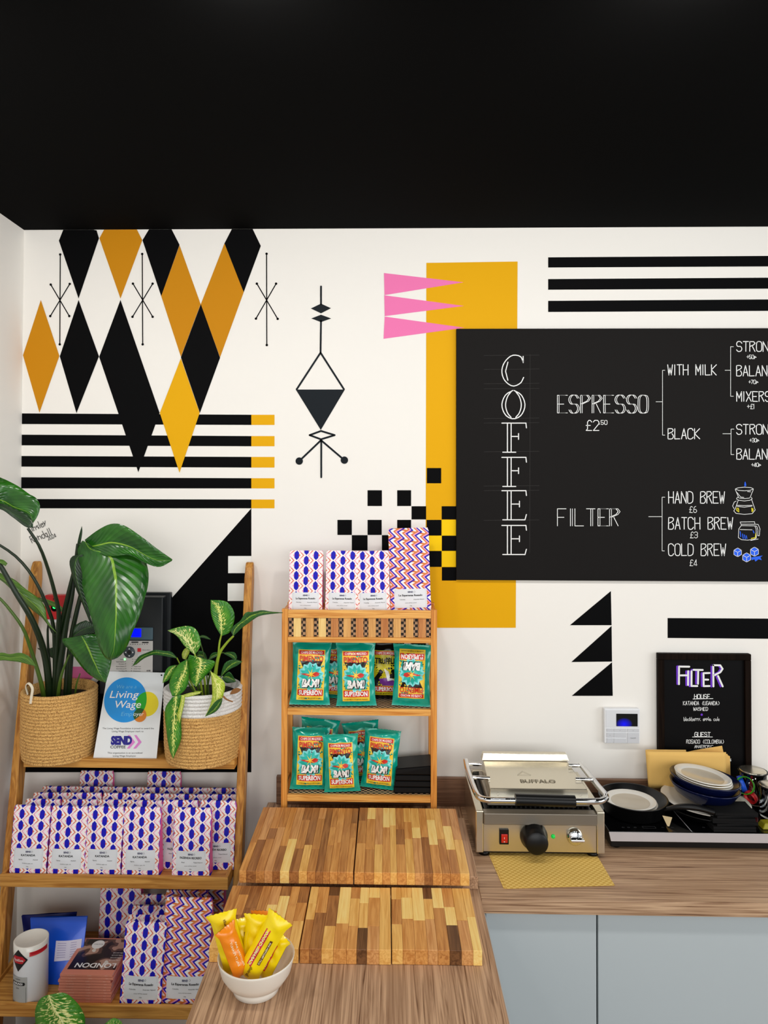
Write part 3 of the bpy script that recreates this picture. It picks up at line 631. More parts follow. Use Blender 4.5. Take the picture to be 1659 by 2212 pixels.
def place_bag(key, label, x, y, z, group, tilt=0, lean=0, yaw=0, scale=1):
    """tilt = lean backwards, lean = sideways"""
    t = thing('coffee_bag', label, 'coffee bag', (x, y, z), group)
    t.rotation_euler = (-tilt, lean, yaw); t.scale = (scale,)*3
    if key not in PROTO:
        a = dict(A0=(.118, .213, .046, BAGA, 1, None), A1=(.118, .213, .046, BAGA, 2.3, None), K1=(.122, .215, .046, BAGA, .5, 'KATANDA'), K2=(.122, .215, .046, BAGA, 3.1, 'KATANDA'),
                 F1=(.122, .215, .046, BAGA, 1.7, 'FAZENDA RECREIO', (.11, .40), 'Brazil', 'Pulped Natural'), E1=(.116, .206, .05, BAGA, 1.1, 'La Esperanza Rosado', (.02, .31), 'Colombia', 'Anaerobic Natural'),
                 E2=(.130, .235, .058, BAGA, 2.1, 'La Esperanza Rosado', (.08, .37), 'Colombia', 'Anaerobic Natural'),
                 B1=(.140, .285, .06, BAGB, .8, 'La Esperanza Rosado', (.045, .27), 'Colombia', 'Anaerobic Natural'), B2=(.148, .30, .075, BAGB, 2.9, 'La Esperanza Rosado', (.05, .27), 'Colombia', 'Anaerobic Natural'), B0=(.15, .30, .07, BAGB, 1.9, None))[key]
        objs = []
        for nm, mb_, mats_, lvl in make_bag(*a):
            par = t if lvl == 0 else objs[-1]
            o = mb_.build(nm, mats_, par, origin=(0, 0, 0), local=True); objs.append(o)
        PROTO[key] = t
    else:
        for ch in PROTO[key].children: copy_tree(ch, t)
    return t
def bag_at(key, label, pxl, pxr, ytop, zfloor, H, group, tilt=.03, lean=0, yaw=0, Y=None, scale=1):
    c = (pxl+pxr)/2; p = at(c, ytop, Z=zfloor+H*scale)
    y = p.y if Y is None else Y; p = at(c, ytop, Y=y)
    return place_bag(key, label, p.x, y-(H*math.sin(tilt) if Y is None else 0), zfloor+.0005, group, tilt, lean, yaw, scale)
z2 = FL[1]; gA = 'patterned coffee bags on the middle ladder tray'
rows = [  # key, left px, right px, depth, sideways lean, label
 ('K1', 20, 103, -.245, .04, 'coffee bag at the left end of the front row on the middle tray'), ('K2', 103, 184, -.247, .03, 'coffee bag second from left in the front row of the middle tray'), ('K1', 181, 262, -.245, .03, 'coffee bag third from left in the front row of the middle tray'),
 ('K2', 262, 345, -.247, .0, 'coffee bag fourth from left in the front row, its pink side facing a gap'), ('F1', 373, 452, -.249, .01, 'coffee bag at the right end of the front row, with a two word label'),
 ('A0', 45, 126, -.193, .02, 'lozenge print coffee bag directly behind the leftmost front bag'), ('A1', 128, 205, -.193, 0, 'lozenge print coffee bag just behind the second front bag'), ('A0', 207, 283, -.193, 0, 'lozenge print coffee bag just behind the third front bag'),
 ('A1', 270, 346, -.194, 0, 'lozenge print coffee bag just behind the fourth front bag'), ('F1', 345, 425, -.194, .01, 'half hidden labelled coffee bag behind the gap in the front row'), ('F1', 427, 506, -.193, .02, 'labelled coffee bag standing back beside the right ladder rail, pink side showing'),
 ('A0', 65, 140, -.140, 0, 'coffee bag top in the third row, farthest left'), ('A1', 140, 213, -.140, 0, 'coffee bag top in the third row, second from left'), ('A0', 218, 291, -.140, 0, 'coffee bag top in the third row, third from left'),
 ('A1', 290, 360, -.141, 0, 'coffee bag top in the third row, third from right'), ('A0', 363, 436, -.141, 0, 'coffee bag top in the third row, second from right'), ('A1', 437, 507, -.140, 0, 'coffee bag top in the third row, farthest right'),
 ('A1', 86, 157, -.087, 0, 'shaded coffee bag top in the fourth row, farthest left'), ('A0', 158, 228, -.087, 0, 'shaded coffee bag top in the fourth row below the rear left bag'), ('A1', 229, 300, -.087, 0, 'shaded coffee bag top in the fourth row, third from left'),
 ('A0', 301, 370, -.088, 0, 'shaded coffee bag top in the fourth row, third from right'), ('A1', 374, 444, -.088, 0, 'shaded coffee bag top in the fourth row, second from right'), ('A0', 446, 514, -.087, 0, 'shaded coffee bag top in the fourth row beside the right rail')]
def row_x(px, Y): return at(px, 1820, Y=Y-.02).x
for key, a, b_, Y, ln, lb in rows:
    place_bag(key, lb, row_x((a+b_)/2, Y)-(.0 if ln == 0 else 0), Y, z2+.0005, gA, .015, ln*.5, 0)
for a, b_, lb in ((169, 242, 'rear left coffee bag standing highest against the wall on the middle tray'), (316, 388, 'rear right coffee bag standing highest against the wall on the middle tray')):
    place_bag('A0', lb, at((a+b_)/2, 1690, Y=-.05).x, -.0315, z2+.0355, gA, 0, 0, 0)
bx('bag_riser', KRAFT, -1.10, -.62, -.052, -.0085, z2+.0005, z2+.0345); tag(bpy.data.objects['bag_riser'], 'low cardboard block hidden behind the middle tray bags', 'box')
# lower ladder tray
z3 = FL[2]; gL = 'coffee bags on the lower ladder tray'
def lowbag(key, lb, pxc, py, Y, scale=1, tilt=.02, lean=0, yaw=0): place_bag(key, lb, at(pxc, py, Y=Y).x, Y, z3+.0005, gL, tilt, lean, yaw, scale)
lowbag('E2', 'labelled lozenge print coffee bag at the front beside the book stack', 310, 2100, -.345, 1, .03, .03)
lowbag('A0', 'lozenge print bag right behind the front lower bag', 318, 2030, -.288, 1.05); lowbag('A1', 'lozenge print bag second behind the front lower bag', 326, 2010, -.232, 1.05)
lowbag('A0', 'dark shaded lozenge bag third behind the front lower bag', 343, 2000, -.176, 1.07)
lowbag('A1', 'lone lozenge bag standing at the back behind the book stack', 262, 2000, -.10, 1.2)
lowbag('B2', 'big chevron print labelled coffee bag beside the peninsula worktop', 407, 2080, -.325, 1, .03, 0)
lowbag('B0', 'big shaded chevron bag behind the large front one, near the right rail', 437, 2000, -.155, 1.08, 0, -.02)
lowbag('B0', 'big chevron bag partly seen between lozenge and chevron bags', 404, 2040, -.235, .93, 0, 0)
z4 = FL[3]
for k, (px, lb) in enumerate(((8, 'chevron bag top under the lower tray, farthest left'), (112, 'chevron bag top under the lower tray beside the big leaf'))):
    place_bag('B0', lb, at(px, 2200, Y=-.44).x, -.44+.001*k, z4+.0005, 'coffee bags on the bottom ladder tray', 0, 0, 0, .92)
# top of the rack
gR = 'coffee bags in the top box of the display rack'
for key, a, b_, ytop, ln, lb in (('E1', 624, 697, 1188, 0, 'lozenge print coffee bag at the left end of the rack top box'), ('E1', 700, 778, 1186, .01, 'lozenge print coffee bag second from left in the rack top box'), ('E1', 774, 840, 1188, -.03, 'lozenge print coffee bag touching the tall chevron bag in the top box')):
    place_bag(key, lb, at((a+b_)/2, 1260, Y=-.13).x, -.112, BOXF+.0045, gR, .03, ln, 0)
place_bag('B1', 'tall chevron print coffee bag in the top box of the rack', at(888, 1230, Y=-.13).x, -.100, BOXF+.0045, gR, .03, -.03, 0)
# ------------------------------------------------------------------ contact grill
gt = thing('contact_grill', 'stainless steel contact grill with black grip standing on the worktop', 'grill', (.475, -.22, .9005))
gx0, gx1, gf = .277, .672, -.375
for a, b_ in ((gx0, gx0+.024), (gx1-.024, gx1)): bx('side_cheek', STEEL, a, b_, gf, -.06, .916, 1.044, gt, .003)
bx('base_tray', BPLAS, gx0+.004, gx1-.004, gf+.012, -.07, .912, .9155, gt, .001)
bx('control_panel', STEEL, gx0+.0245, gx1-.0245, gf+.005, gf+.02, .918, 1.002, gt, .001)
bx('drip_lip', STEELD, gx0+.0245, gx1-.0245, gf-.004, gf+.03, 1.003, 1.038, gt, .002)
bx('lower_plate', BPLAS, gx0+.03, gx1-.03, gf+.034, -.10, 1.005, 1.036, gt, .002)
rb = MB()
for k in range(22): x = gx0+.04+k*.0148; rb.box(x, x+.006, gf+.04, -.11, 1.0365, 1.041)
tag(rb.build('plate_ribs', BPLAS, gt), kind='stuff')
bx('back_panel', STEEL, gx0+.0245, gx1-.0245, -.078, -.06, .918, 1.05, gt, .002)
lx0, lx1 = .330, .626
bx('upper_plate', STEELD, lx0-.012, lx1+.012, -.335, -.12, 1.0425, 1.066, gt, .003)
m = MB(); m.hexa([(lx0-.006, -.343, 1.067), (lx1+.006, -.343, 1.067), (lx1, -.11, 1.067), (lx0, -.11, 1.067), (lx0-.004, -.338, 1.098), (lx1+.004, -.338, 1.098), (lx1-.004, -.112, 1.100), (lx0+.004, -.112, 1.100)])
m.build('lid', STEEL, gt, .002)
m = MB(); m.hexa([(lx0-.002, -.118, 1.101), (lx1+.002, -.118, 1.101), (lx1+.002, -.085, 1.101), (lx0-.002, -.085, 1.101), (lx0+.004, -.112, 1.124), (lx1-.006, -.112, 1.124), (lx1-.006, -.09, 1.124), (lx0+.004, -.09, 1.124)])
m.build('lid_ridge', STEEL, gt, .002)
for x in (lx0+.02, lx1-.02):
    MB().lathe([(0, -.003), (.004, -.003), (.0045, 0)], (x, -.343, 1.082), 12, 0, Matrix.Rotation(-math.pi/2, 3, 'X')@Matrix.Rotation(math.pi, 3, 'X')).build('screw', CHROME, gt)
hp = [at(1006, 1643, Y=-.16), at(1010, 1662, Y=-.21), at(1020, 1692, Y=-.30), at(1031, 1717, Y=-.385), at(1040, 1725, Y=-.408), at(1060, 1728, Y=-.415), at(1170, 1729, Y=-.415), at(1282, 1731, Y=-.415), at(1303, 1728, Y=-.405), at(1309, 1719, Y=-.38), at(1291, 1697, Y=-.30), at(1268, 1668, Y=-.21), at(1254, 1650, Y=-.16)]
MB().tube(smoothpath(hp, 60), .0092, 12).build('handle_bar', CHROME, gt)
MB().tube([at(1113, 1727, Y=-.415), at(1242, 1731, Y=-.415)], .0172, 20).build('grip', BPLAS, gt)
for a, b_ in (((1010, 1650, -.17), (1040, 1651, -.17)), ((1021, 1679, -.27), (1058, 1681, -.27)), ((1228, 1653, -.17), (1252, 1654, -.17)), ((1243, 1683, -.27), (1279, 1684, -.27))):
    MB().tube([at(a[0], a[1], Y=a[2]), at(b_[0], b_[1], Y=b_[2])], .006, 10).build('handle_rod', CHROME, gt)
RF = Matrix.Rotation(math.pi/2, 3, 'X')   # lathe axis towards the viewer
def front_lathe(name, prof, px, py, Y, mt, parent, seg=32): c = at(px, py, Y=Y); return MB().lathe(prof, c, seg, 0, RF).build(name, mt, parent)
front_lathe('dial', [(0, .052), (.031, .052), (.034, .049), (.037, .02), (.042, .006), (.042, 0)], 1153, 1806, gf+.004, BPLAS, gt)
front_lathe('indicator_lamp', [(0, .005), (.005, .004), (.0065, 0)], 1195, 1807, gf+.004, mat('green_lamp', (10, 160, 60), .2, emit=(10, 200, 70), estr=.5), gt, 16)
kn = front_lathe('thermostat_knob', [(0, .016), (.019, .015), (.023, .011), (.025, 0)], 1241, 1807, gf+.004, CHROME, gt)
c = at(1244, 1808, Y=gf); bx('knob_ridge', CHROME, c.x-.022, c.x+.02, gf-.028, gf-.012, c.z-.006, c.z+.004, kn, .003)
c0, c1 = at(1079, 1824, Y=gf), at(1099, 1792, Y=gf)
sw = bx('switch', BPLAS, c0.x, c1.x, gf-.001, gf+.0045, c0.z, c1.z, gt, .001)
bx('rocker', mat('red_rocker', (170, 12, 16), .15, coat=.6, emit=(255, 20, 10), estr=.12), c0.x+.005, c1.x-.004, gf-.005, gf-.0012, c0.z+.007, c1.z-.013, sw, .001)
P = Print(lambda x, z, l: (x, gf-.0052-.0001*l, z), [mat('switch_print', (235, 225, 225), .5)])
P.line([((c0.x+c1.x)/2, c0.z+.024), ((c0.x+c1.x)/2, c0.z+.019)], .0012, P.mats[0]); P.text('o', (c0.x+c1.x)/2, c0.z+.009, .005, P.mats[0], bold=.02); P.build('switch_print', P.mats, sw)
for x, y in ((gx0+.03, gf+.03), (gx1-.03, gf+.03), (gx0+.03, -.1), (gx1-.03, -.1)): MB().lathe([(0, 0), (.017, 0), (.015, .0115), (0, .0115)], (x, y, .9005), 20).build('foot', BPLAS, gt)
EMB = mat('embossed_mark', (128, 120, 100), .4, .8)
P = Print(lambda x, y, l: (x, y, 1.0992+.0003*l+(y+.34)*.0088), [EMB])
P.text('BUFFALO', .487, -.292, .022, EMB, 1, w=.112, bold=.02); P.line([(.43, -.235), (.452, -.205), (.474, -.235), (.43, -.235)], .001, EMB, 1)
P.build('embossed_lettering', P.mats, gt)

# ------------------------------------------------------------------ hob
hb = thing('induction_hob', 'black glass double hob with silver front trim beside the grill', 'hob', (1.02, -.18, .9005))
hx0, hx1, hy0, hy1 = .702, 1.36, -.322, -.03
bx('base', BPLAS, hx0+.008, hx1-.008, hy0+.012, hy1, .907, .934, hb, .002); bx('glass_top', BGLASS, hx0, hx1, hy0+.001, hy1, .9545, .9605, hb, .001)
bx('body', BPLAS, hx0+.003, hx1-.003, hy0+.004, hy1, .9345, .954, hb, .001)
m = MB(); m.hexa([(hx0+.004, hy0-.004, .932), (hx1, hy0-.004, .932), (hx1, hy0+.0035, .932), (hx0+.004, hy0+.0035, .932), (hx0-.002, hy0-.001, .9595), (hx1, hy0-.001, .9595), (hx1, hy0+.0005, .9595), (hx0-.002, hy0+.0005, .9595)]); m.build('front_trim', ALU, hb, .001)
for x, y in ((hx0+.03, hy0+.035), (hx1-.03, hy0+.035), (hx0+.03, hy1-.03), (hx1-.03, hy1-.03)): MB().lathe([(0, 0), (.014, 0), (.014, .0062), (0, .0062)], (x, y, .9005), 16).build('foot', BPLAS, hb)
HG = mat('hob_print', (96, 96, 98), .6); HL = mat('zone_line', (170, 170, 172), .4)
P = Print(lambda x, y, l: (x, y, .9607+.0001*l), [HG, HL])
ap = at(1497, 1799, Z=.961); P.rect(ap.x-.0012, hy0+.004, ap.x+.0012, hy1-.01, HL)
for k, px in enumerate((1346, 1358, 1372, 1432, 1452, 1520, 1535, 1548)):
    q = at(px, 1787, Z=.961); P.line([(q.x+.004*math.cos(a), q.y+.003*math.sin(a)) for a in (0, 1.2, 2.4, 3.6, 4.8, 6)], .0006, HG, 1, False)
q = at(1402, 1787, Z=.961); P.line([(q.x-.02, q.y-.006), (q.x+.02, q.y-.006), (q.x+.02, q.y+.006), (q.x-.02, q.y+.006), (q.x-.02, q.y-.006)], .0006, HG, 1, False)
tag(P.build('touch_print', P.mats, hb), kind='stuff')

# ------------------------------------------------------------------ pans, plates and bowls
PANM = mat('black_enamel', (10, 10, 11), .3); PANI = mat('pan_coating', (14, 13, 13), .45)
def pan(label, c, r, h, handle):
    t = thing('frying_pan', label, 'pan', c)
    MB().lathe([(0, 0), (r*.78, 0), (r*.86, .004), (r, h), (r+.003, h+.001), (r+.002, h+.003), (r-.003, h+.002), (r*.84, .007), (r*.76, .004), (0, .004)], c, 56).build('pan_body', PANM, t)
    if handle:
        MB().tube(smoothpath(handle, 22), [.007+.006*math.sin(min(1, i/16)*math.pi*.6) for i in range(22)], 12, flat=.75).build('handle', BPLAS, t)
    return t
pan('black frying pan holding two small oval-looking beige plates, next to the grill', (.822, -.185, .9612), .108, .05, [at(1426, 1752, Y=-.245), at(1440, 1748, Y=-.262), at(1470, 1743, Y=-.285), at(1505, 1745, Y=-.298), at(1541, 1754, Y=-.304)])
br = MB().prism([at(1431, 1762, Y=-.31), at(1452, 1766, Y=-.31), at(1446, 1785, Y=-.316), at(1442, 1785, Y=-.316)], (0, .002, 0)).build('reflection_wedge', mat('reflection_beige', (190, 170, 130), .7)); tag(br, 'tiny beige wedge imitating a reflection on the hob under the pan handle', 'reflection')  # beige wedge put in to imitate a tan reflection below the handle
pan('second black frying pan under the large white plate and blue bowls', (1.068, -.165, .9612), .128, .02, None)
def dish(name, label, cat, prof, c, mt, group=None, tilt=0, ax='Y', inner=None, seg=56, mt2=None):
    M = Matrix.Rotation(tilt, 3, ax); t = thing(name, label, cat, c, group)
    MB().lathe(prof, c, seg, 0, M).build('body', mt, t)
    if inner: MB().lathe(inner, c, seg, 0, M).build('glaze', mt2, t)
    return t
def plate(label, c, r, grp, tilt=0, mt2=CERB, rim=.76, ax='Y'):
    return dish('plate', label, 'plate', [(0, 0), (r*.55, 0), (r*.72, .004), (r, .0135), (r+.001, .0155), (r-.002, .0165), (r*rim, .009)], c, CERW, grp, tilt, ax, [(r*rim, .0091), (r*.68, .006), (0, .0045)], mt2=mt2)
plate('lower of two beige-centred plates in the black frying pan', (.812, -.195, .985), .083, 'plates in the pan'); plate('upper beige-centred plate in the frying pan beside the grill', (.809, -.198, .9935), .081, 'plates in the pan')
plate('large white plate under the navy bowls', (1.068, -.165, .9855), .138, 'white plates', .03, CERW)
c = (1.056, -.182)
def nbowl(label, z, tl): 
    r = .108; return dish('bowl', label, 'bowl', [(0, 0), (r*.5, 0), (r*.55, .003), (r*.84, .022), (r, .050), (r+.001, .053), (r-.004, .0535), (r*.80, .026), (r*.5, .010), (0, .008)], (c[0], c[1], z), NAVY, 'navy bowls', tl)
nbowl('lower navy glazed bowl of the stack on the large white plate', 1.0025, .08); nbowl('upper navy bowl holding small plates', 1.0265, .09)
for k, (z, lb) in enumerate(((1.0575, 'lowest small white plate in the upper navy bowl'), (1.066, 'middle small white plate in the upper navy bowl'), (1.0745, 'topmost small beige-centred plate on the navy bowls'))):
    plate(lb, (c[0]-.003*k, c[1]-.002*k, z), .087, 'plates on the navy bowls', .11)

# black napkins
r = random.Random(4)
for k in range(7):
    z = .9612+k*.0085; m = MB(); x, y = 1.098+r.uniform(-.006, .006), -.272+r.uniform(-.003, .003); w_, d_ = .066, .043
    m.grid(lambda u, v: (x+(u*2-1)*w_, y+(v*2-1)*d_, z+.0078+.0022*math.sin(u*5+k)*math.sin(v*4+k*2)*(1 if k == 6 else .15)), 10, 8, 0, True)
    m.grid(lambda u, v: (x+(1-u*2)*w_, y+(v*2-1)*d_, z+.0004), 2, 2, 0, False)
    for a in range(4):
        def sd(u, v, a=a):
            p = [(u, 0), (1, u), (1-u, 1), (0, 1-u)][a]; zz = z+.0004+(.0074+(.0022*math.sin(p[0]*5+k)*math.sin(p[1]*4+k*2)*(1 if k == 6 else .15)))*v
            return (x+(p[0]*2-1)*w_, y+(p[1]*2-1)*d_, zz)
        m.grid(sd, 10, 1, 0, False)
    o = m.build('napkin', BLACKP); tag(o, 'folded black napkin, %s of the stack on the hob' % ('lowest', 'second from the bottom', 'third from the bottom', 'middle one', 'third from the top', 'second from the top', 'wavy topmost one')[k], 'napkin', 'black napkins on the hob')
    o.rotation_euler = (0, 0, r.uniform(-.06, .1))

# kraft paper bags leaning on the wall
def kraft(label, pts, Y, th, mt=KRAFT, tiltz=.0):
    q = [at(*p, Y=Y) for p in pts]; m = MB(); m.prism([(p.x, Y+.10*(p.z-1.0)*-.0, p.z) for p in q], (0, th, 0), 0); o = m.build('paper_bag', mt, None, .0008)
    tag(o, label, 'paper bag', 'kraft paper bags by the upstand'); return o
kraft('brown paper bag sticking up askew at the back of the stack', [(1432, 1700), (1578, 1700), (1560, 1611), (1500, 1621), (1432, 1636)], -.030, .002)
kraft('brown paper bag jutting out at the right end of the stack', [(1430, 1702), (1579, 1697), (1577, 1634), (1560, 1625), (1430, 1628)], -.036, .003)
kraft('brown paper bag in the middle of the leaning stack', [(1420, 1703), (1574, 1700), (1572, 1629), (1420, 1622)], -.043, .003)
pt = [at(1405, 1623, Y=-.068), at(1568, 1623, Y=-.068), at(1570, 1700, Y=-.068), at(1407, 1702, Y=-.068)]
m = MB()
def fold(u, v):
    x0_ = pt[0].x+(pt[3].x-pt[0].x)*(1-v); z_ = pt[3].z+(pt[0].z-pt[3].z)*v; x1_ = pt[1].x
    if u < .55: return (x1_+(x0_-x1_)*u/.55, -.068-.004*math.sin(u/.55*3.1)*(1-v), z_)
    if u < .8: a = (u-.55)/.25*math.pi; rr = .0085*(.55+.45*v); return (x0_-math.sin(a)*rr*1.5, -.068+rr-rr*math.cos(a), z_-(.003 if v < .1 else 0))
    rr = .0085*(.55+.45*v); return (x0_+(u-.8)/.2*.13, -.068+2*rr, z_)
m.grid(fold, 40, 8, 0, True); o = m.build('paper_bag', KRAFT); sl = o.modifiers.new('thickness', 'SOLIDIFY'); sl.thickness = .0015
tag(o, 'front brown paper bag folded over at its left end', 'paper bag', 'kraft paper bags by the upstand')
o.location.z += 0

# silicone bands, jars and sachet at the right end
def ring(label, px, py, Y, R, wd, rgb, rot):
    M = Matrix.Rotation(rot[2], 3, 'Z')@Matrix.Rotation(rot[0], 3, 'X')@Matrix.Rotation(rot[1], 3, 'Y'); c = at(px, py, Y=Y); m = MB()
    m.lathe([(R, -wd/2), (R+.0008, -wd/2), (R+.002, 0), (R+.0008, wd/2), (R, wd/2), (R-.001, 0), (R, -wd/2)], c, 40, 0, M); o = m.build('silicone_band', mat('silicone_%d_%d' % rgb[:2], rgb, .4)); tag(o, label, 'band', 'coloured silicone bands'); return o
ring('bright blue silicone band looped behind the green one', 1603, 1694, -.105, .026, .017, (20, 90, 235), (1.0, .9, .3)); ring('lime green silicone band loop beside the navy bowls', 1610, 1697, -.14, .027, .019, (60, 176, 20), (.9, -.8, .2))
ring('red silicone band hanging below the green band', 1622, 1722, -.14, .02, .016, (232, 40, 44), (.8, 1.0, .9)); ring('deep blue silicone band lower by the glass jars', 1627, 1704, -.10, .018, .012, (16, 50, 200), (.4, .6, .2))
GLS = mat('jar_glass', (235, 240, 238), .03, trans=1, ior=1.45)
for (x, y, R, h, lb) in ((1.262, -.095, .042, .105, 'taller glass jar with black rimmed steel lid at the right edge'), (1.268, -.205, .036, .10, 'nearer glass jar with steel lid cut by the right edge')):
    t = thing('glass_jar', lb, 'jar', (x, y, .9612), 'glass jars')
    MB().lathe([(0, .001), (R*.95, .001), (R, .006), (R, h), (R-.003, h), (R-.003, .007), (0, .005)], (x, y, .9612), 40).build('glass', GLS, t)
    MB().lathe([(0, h+.006), (R*.9, h+.006), (R+.001, h+.003), (R+.001, h+.0006), (0, h+.0006)], (x, y, .9612), 40).build('lid', STEEL, t)
    MB().tube([(x+(R+.003)*math.cos(a*math.pi/20), y+(R+.003)*math.sin(a*math.pi/20), .9612+h+.001) for a in range(41)], .0024, 8).build('rim', BPLAS, t)
    MB().lathe([(0, .0065), (R-.005, .0065), (R-.005, h*.55), (0, h*.55)], (x, y, .9612), 32).build('contents', mat('jar_contents', (44, 34, 28), .6), t)
o = MB().hexa([(1.19, -.30, .9612), (1.30, -.30, .9612), (1.30, -.26, .9612), (1.19, -.26, .9612), (1.20, -.295, .979), (1.30, -.295, .984), (1.30, -.265, .984), (1.20, -.265, .979)]).build('tea_packet', mat('olive_packet', (150, 140, 20), .35), None, .003); tag(o, 'olive yellow packet lying on the hob at the right edge', 'packet')

# yellow checked napkins under the grill dial
NAPC = bpy.data.materials.new('checked_paper'); NAPC.use_nodes = True; nt = NAPC.node_tree; b = nt.nodes['Principled BSDF']; tc = nt.nodes.new('ShaderNodeTexCoord'); ck = nt.nodes.new('ShaderNodeTexChecker')
ck.inputs['Scale'].default_value = 118; ck.inputs['Color1'].default_value = lin((238, 202, 112)); ck.inputs['Color2'].default_value = lin((216, 172, 78)); nt.links.new(tc.outputs['Object'], ck.inputs[0]); nt.links.new(ck.outputs[0], b.inputs['Base Color']); b.inputs['Roughness'].default_value = .8
for k, (pts, lb) in enumerate((([(1057, 1852), (1288, 1850), (1318, 1912), (1088, 1919)], 'lower yellow checked paper sheet on the worktop before the grill'), ([(1059, 1849), (1290, 1849), (1328, 1913), (1094, 1920)], 'upper yellow checked paper sheet on the worktop before the grill'))):
    q = [at(*p, Z=.9012) for p in pts]; q[0].y = q[1].y = -.345
    z = .9003+k*.0009; m = MB(); m.prism([(q[i].x, q[i].y, z) for i in (3, 2, 1, 0)], (0, 0, .0007)); o = m.build('paper_sheet', NAPC); tag(o, lb, 'paper', 'yellow checked paper sheets')

# ------------------------------------------------------------------ bowl of snack bars
bc = Vector((-.2945, -.966, .9003)); rr = .0868; zr = at(552, 2066, Y=-.966).z+.006; bh = zr-.9003
bt = thing('snack_bowl', 'cream stoneware bowl of yellow snack bars on the peninsula', 'bowl', bc)
MB().lathe([(0, .002), (.046, .0), (.052, .001), (.0515, .010), (.050, .013), (.066, .024), (.079, .044), (rr-.001, bh-.006), (rr, bh-.001), (rr-.001, bh)], bc, 64).build('body', BOWLM, bt)
MB().lathe([(rr-.001, bh), (rr-.0035, bh-.001), (rr-.005, bh-.007), (.073, .044), (.058, .026), (.03, .017), (0, .0155)], bc, 64).build('inside', BOWLI, bt)
YW = mat('yellow_wrapper', (255, 226, 0), .28, coat=.2); YO = mat('orange_wrapper', (246, 140, 20), .25, coat=.3); RDP = mat('red_print', (214, 30, 60), .5); BRP = mat('brown_print', (96, 52, 20), .5); CRM = mat('cream_print', (250, 240, 200), .5)
def bar(label, p0, p1, wd, mt, Y0, Y1, texts=(), twist=0):
    wd *= 1.12; Y0 = max(Y0-.008, -1.008); Y1 -= .010; a = at(p0[0], p0[1]+6, Y=Y0); b_ = at(p1[0], p1[1], Y=Y1); ax = (b_-a); L = ax.length; ax.normalize()
    view = ((a+b_)/2-CO).normalized(); sx = ax.cross(view).normalized()*-1
    if sx.x < 0: sx = -sx
    sx = Matrix.Rotation(twist, 3, ax)@sx; nz = sx.cross(ax).normalized()
    if nz.dot(view) > 0: nz = -nz
    t = thing('snack_bar', label, 'snack bar', a, 'yellow wrapped snack bars in the bowl')
    def T(v):
        e = min(v, 1-v)/.13; return .0105*min(1, e)**.6 if e > .25 else .0105*(e**1.2)
    def S(u, v, side, lay=0):
        k = 1-abs(u*2-1)**2.4; fl = 1+.28*max(0, (.13-min(v, 1-v))/.13); h = T(v)*k
        h += .0012*math.sin(v*26+u*5)*k*(1 if .1 < v < .9 else .3)
        zig = .0015*(1 if int(u*26) % 2 else 0) if v >= .999 or v <= .001 else 0
        return a+ax*(L*v+(zig if v > .5 else -zig))+sx*((u*2-1)*wd/2*fl)+nz*(side*(h+.0005)+(.0005*lay if side > 0 else 0))
    m = MB(); m.grid(lambda u, v: S(u, v, 1), 20, 26, 0, True); m.grid(lambda u, v: S(1-u, v, -1), 20, 26, 0, True); m.build('wrapper', mt, t)
    if texts:
        P = Print(lambda x, y, l: S(.5+y/wd, x/L, 1, l), [RDP, BRP, CRM, YW])
        for kind, txt, xc, yc, h, wt, mtt in texts:
            if kind == 'pill':
                P.poly([(L*xc-wt/2*L+wt*L*i/14, wd*yc-h*.9) for i in range(15)]+[(L*xc+wt/2*L-wt*L*i/14, wd*yc+h*.9) for i in range(15)], mtt, 1); P.text(txt, L*xc, wd*yc-h*.5, h, CRM, 3, w=wt*L*.92, bold=.03, flip=False)
            else: P.text(txt, L*xc, wd*yc-h*.5, h, mtt, 2, w=wt*L, shear=.25 if kind == 'it' else 0, bold=.01)
        P.build('wrapper_print', P.mats, t)
    return t
CH = [('pill', 'CARAMEL CHOCO', .50, -.16, .0062, .58, RDP), ('pill', 'SOFT PROTEIN BAR', .48, .20, .0034, .40, BRP), ('it', 'Barebells', .13, 0, .007, .18, BRP)]
bar('yellow snack bar at the far left of the bowl with a curled top', (513, 2094), (478, 1972), .050, YW, -.975, -.985, [('it', 'Barebells', .80, .1, .006, .25, BRP)], -.3)
bar('orange wrapped snack bar near the left of the bowl', (524, 2098), (486, 2003), .036, YO, -1.000, -1.012, [('txt', 'PROTEIN BAR', .45, .15, .004, .5, CRM), ('txt', 'SALTY PEANUT', .5, -.1, .005, .5, CRM)], .3)
bar('yellow snack bar standing upright behind the orange one', (536, 2092), (521, 1984), .042, YW, -.965, -.945, [('it', 'Barebells', .62, .1, .006, .3, BRP)])
bar('broad yellow snack bar in the middle of the bowl with a pink mark', (546, 2095), (561, 1976), .050, YW, -.978, -.965, [('pill', 'CHOCO', .60, .1, .005, .2, RDP)])
bar('orange tipped snack bar at the back of the bowl', (560, 2088), (570, 1968), .042, YO, -.945, -.930)
bar('front yellow snack bar leaning right with a long red lettering band', (532, 2104), (606, 1980), .044, YW, -1.003, -1.006, CH, 0)
bar('short yellow snack bar at the right of the bowl with red print', (566, 2104), (612, 2020), .036, YW, -.980, -.975, [('pill', 'CARAMEL CHOCO', .5, .05, .004, .6, RDP)], -.5)

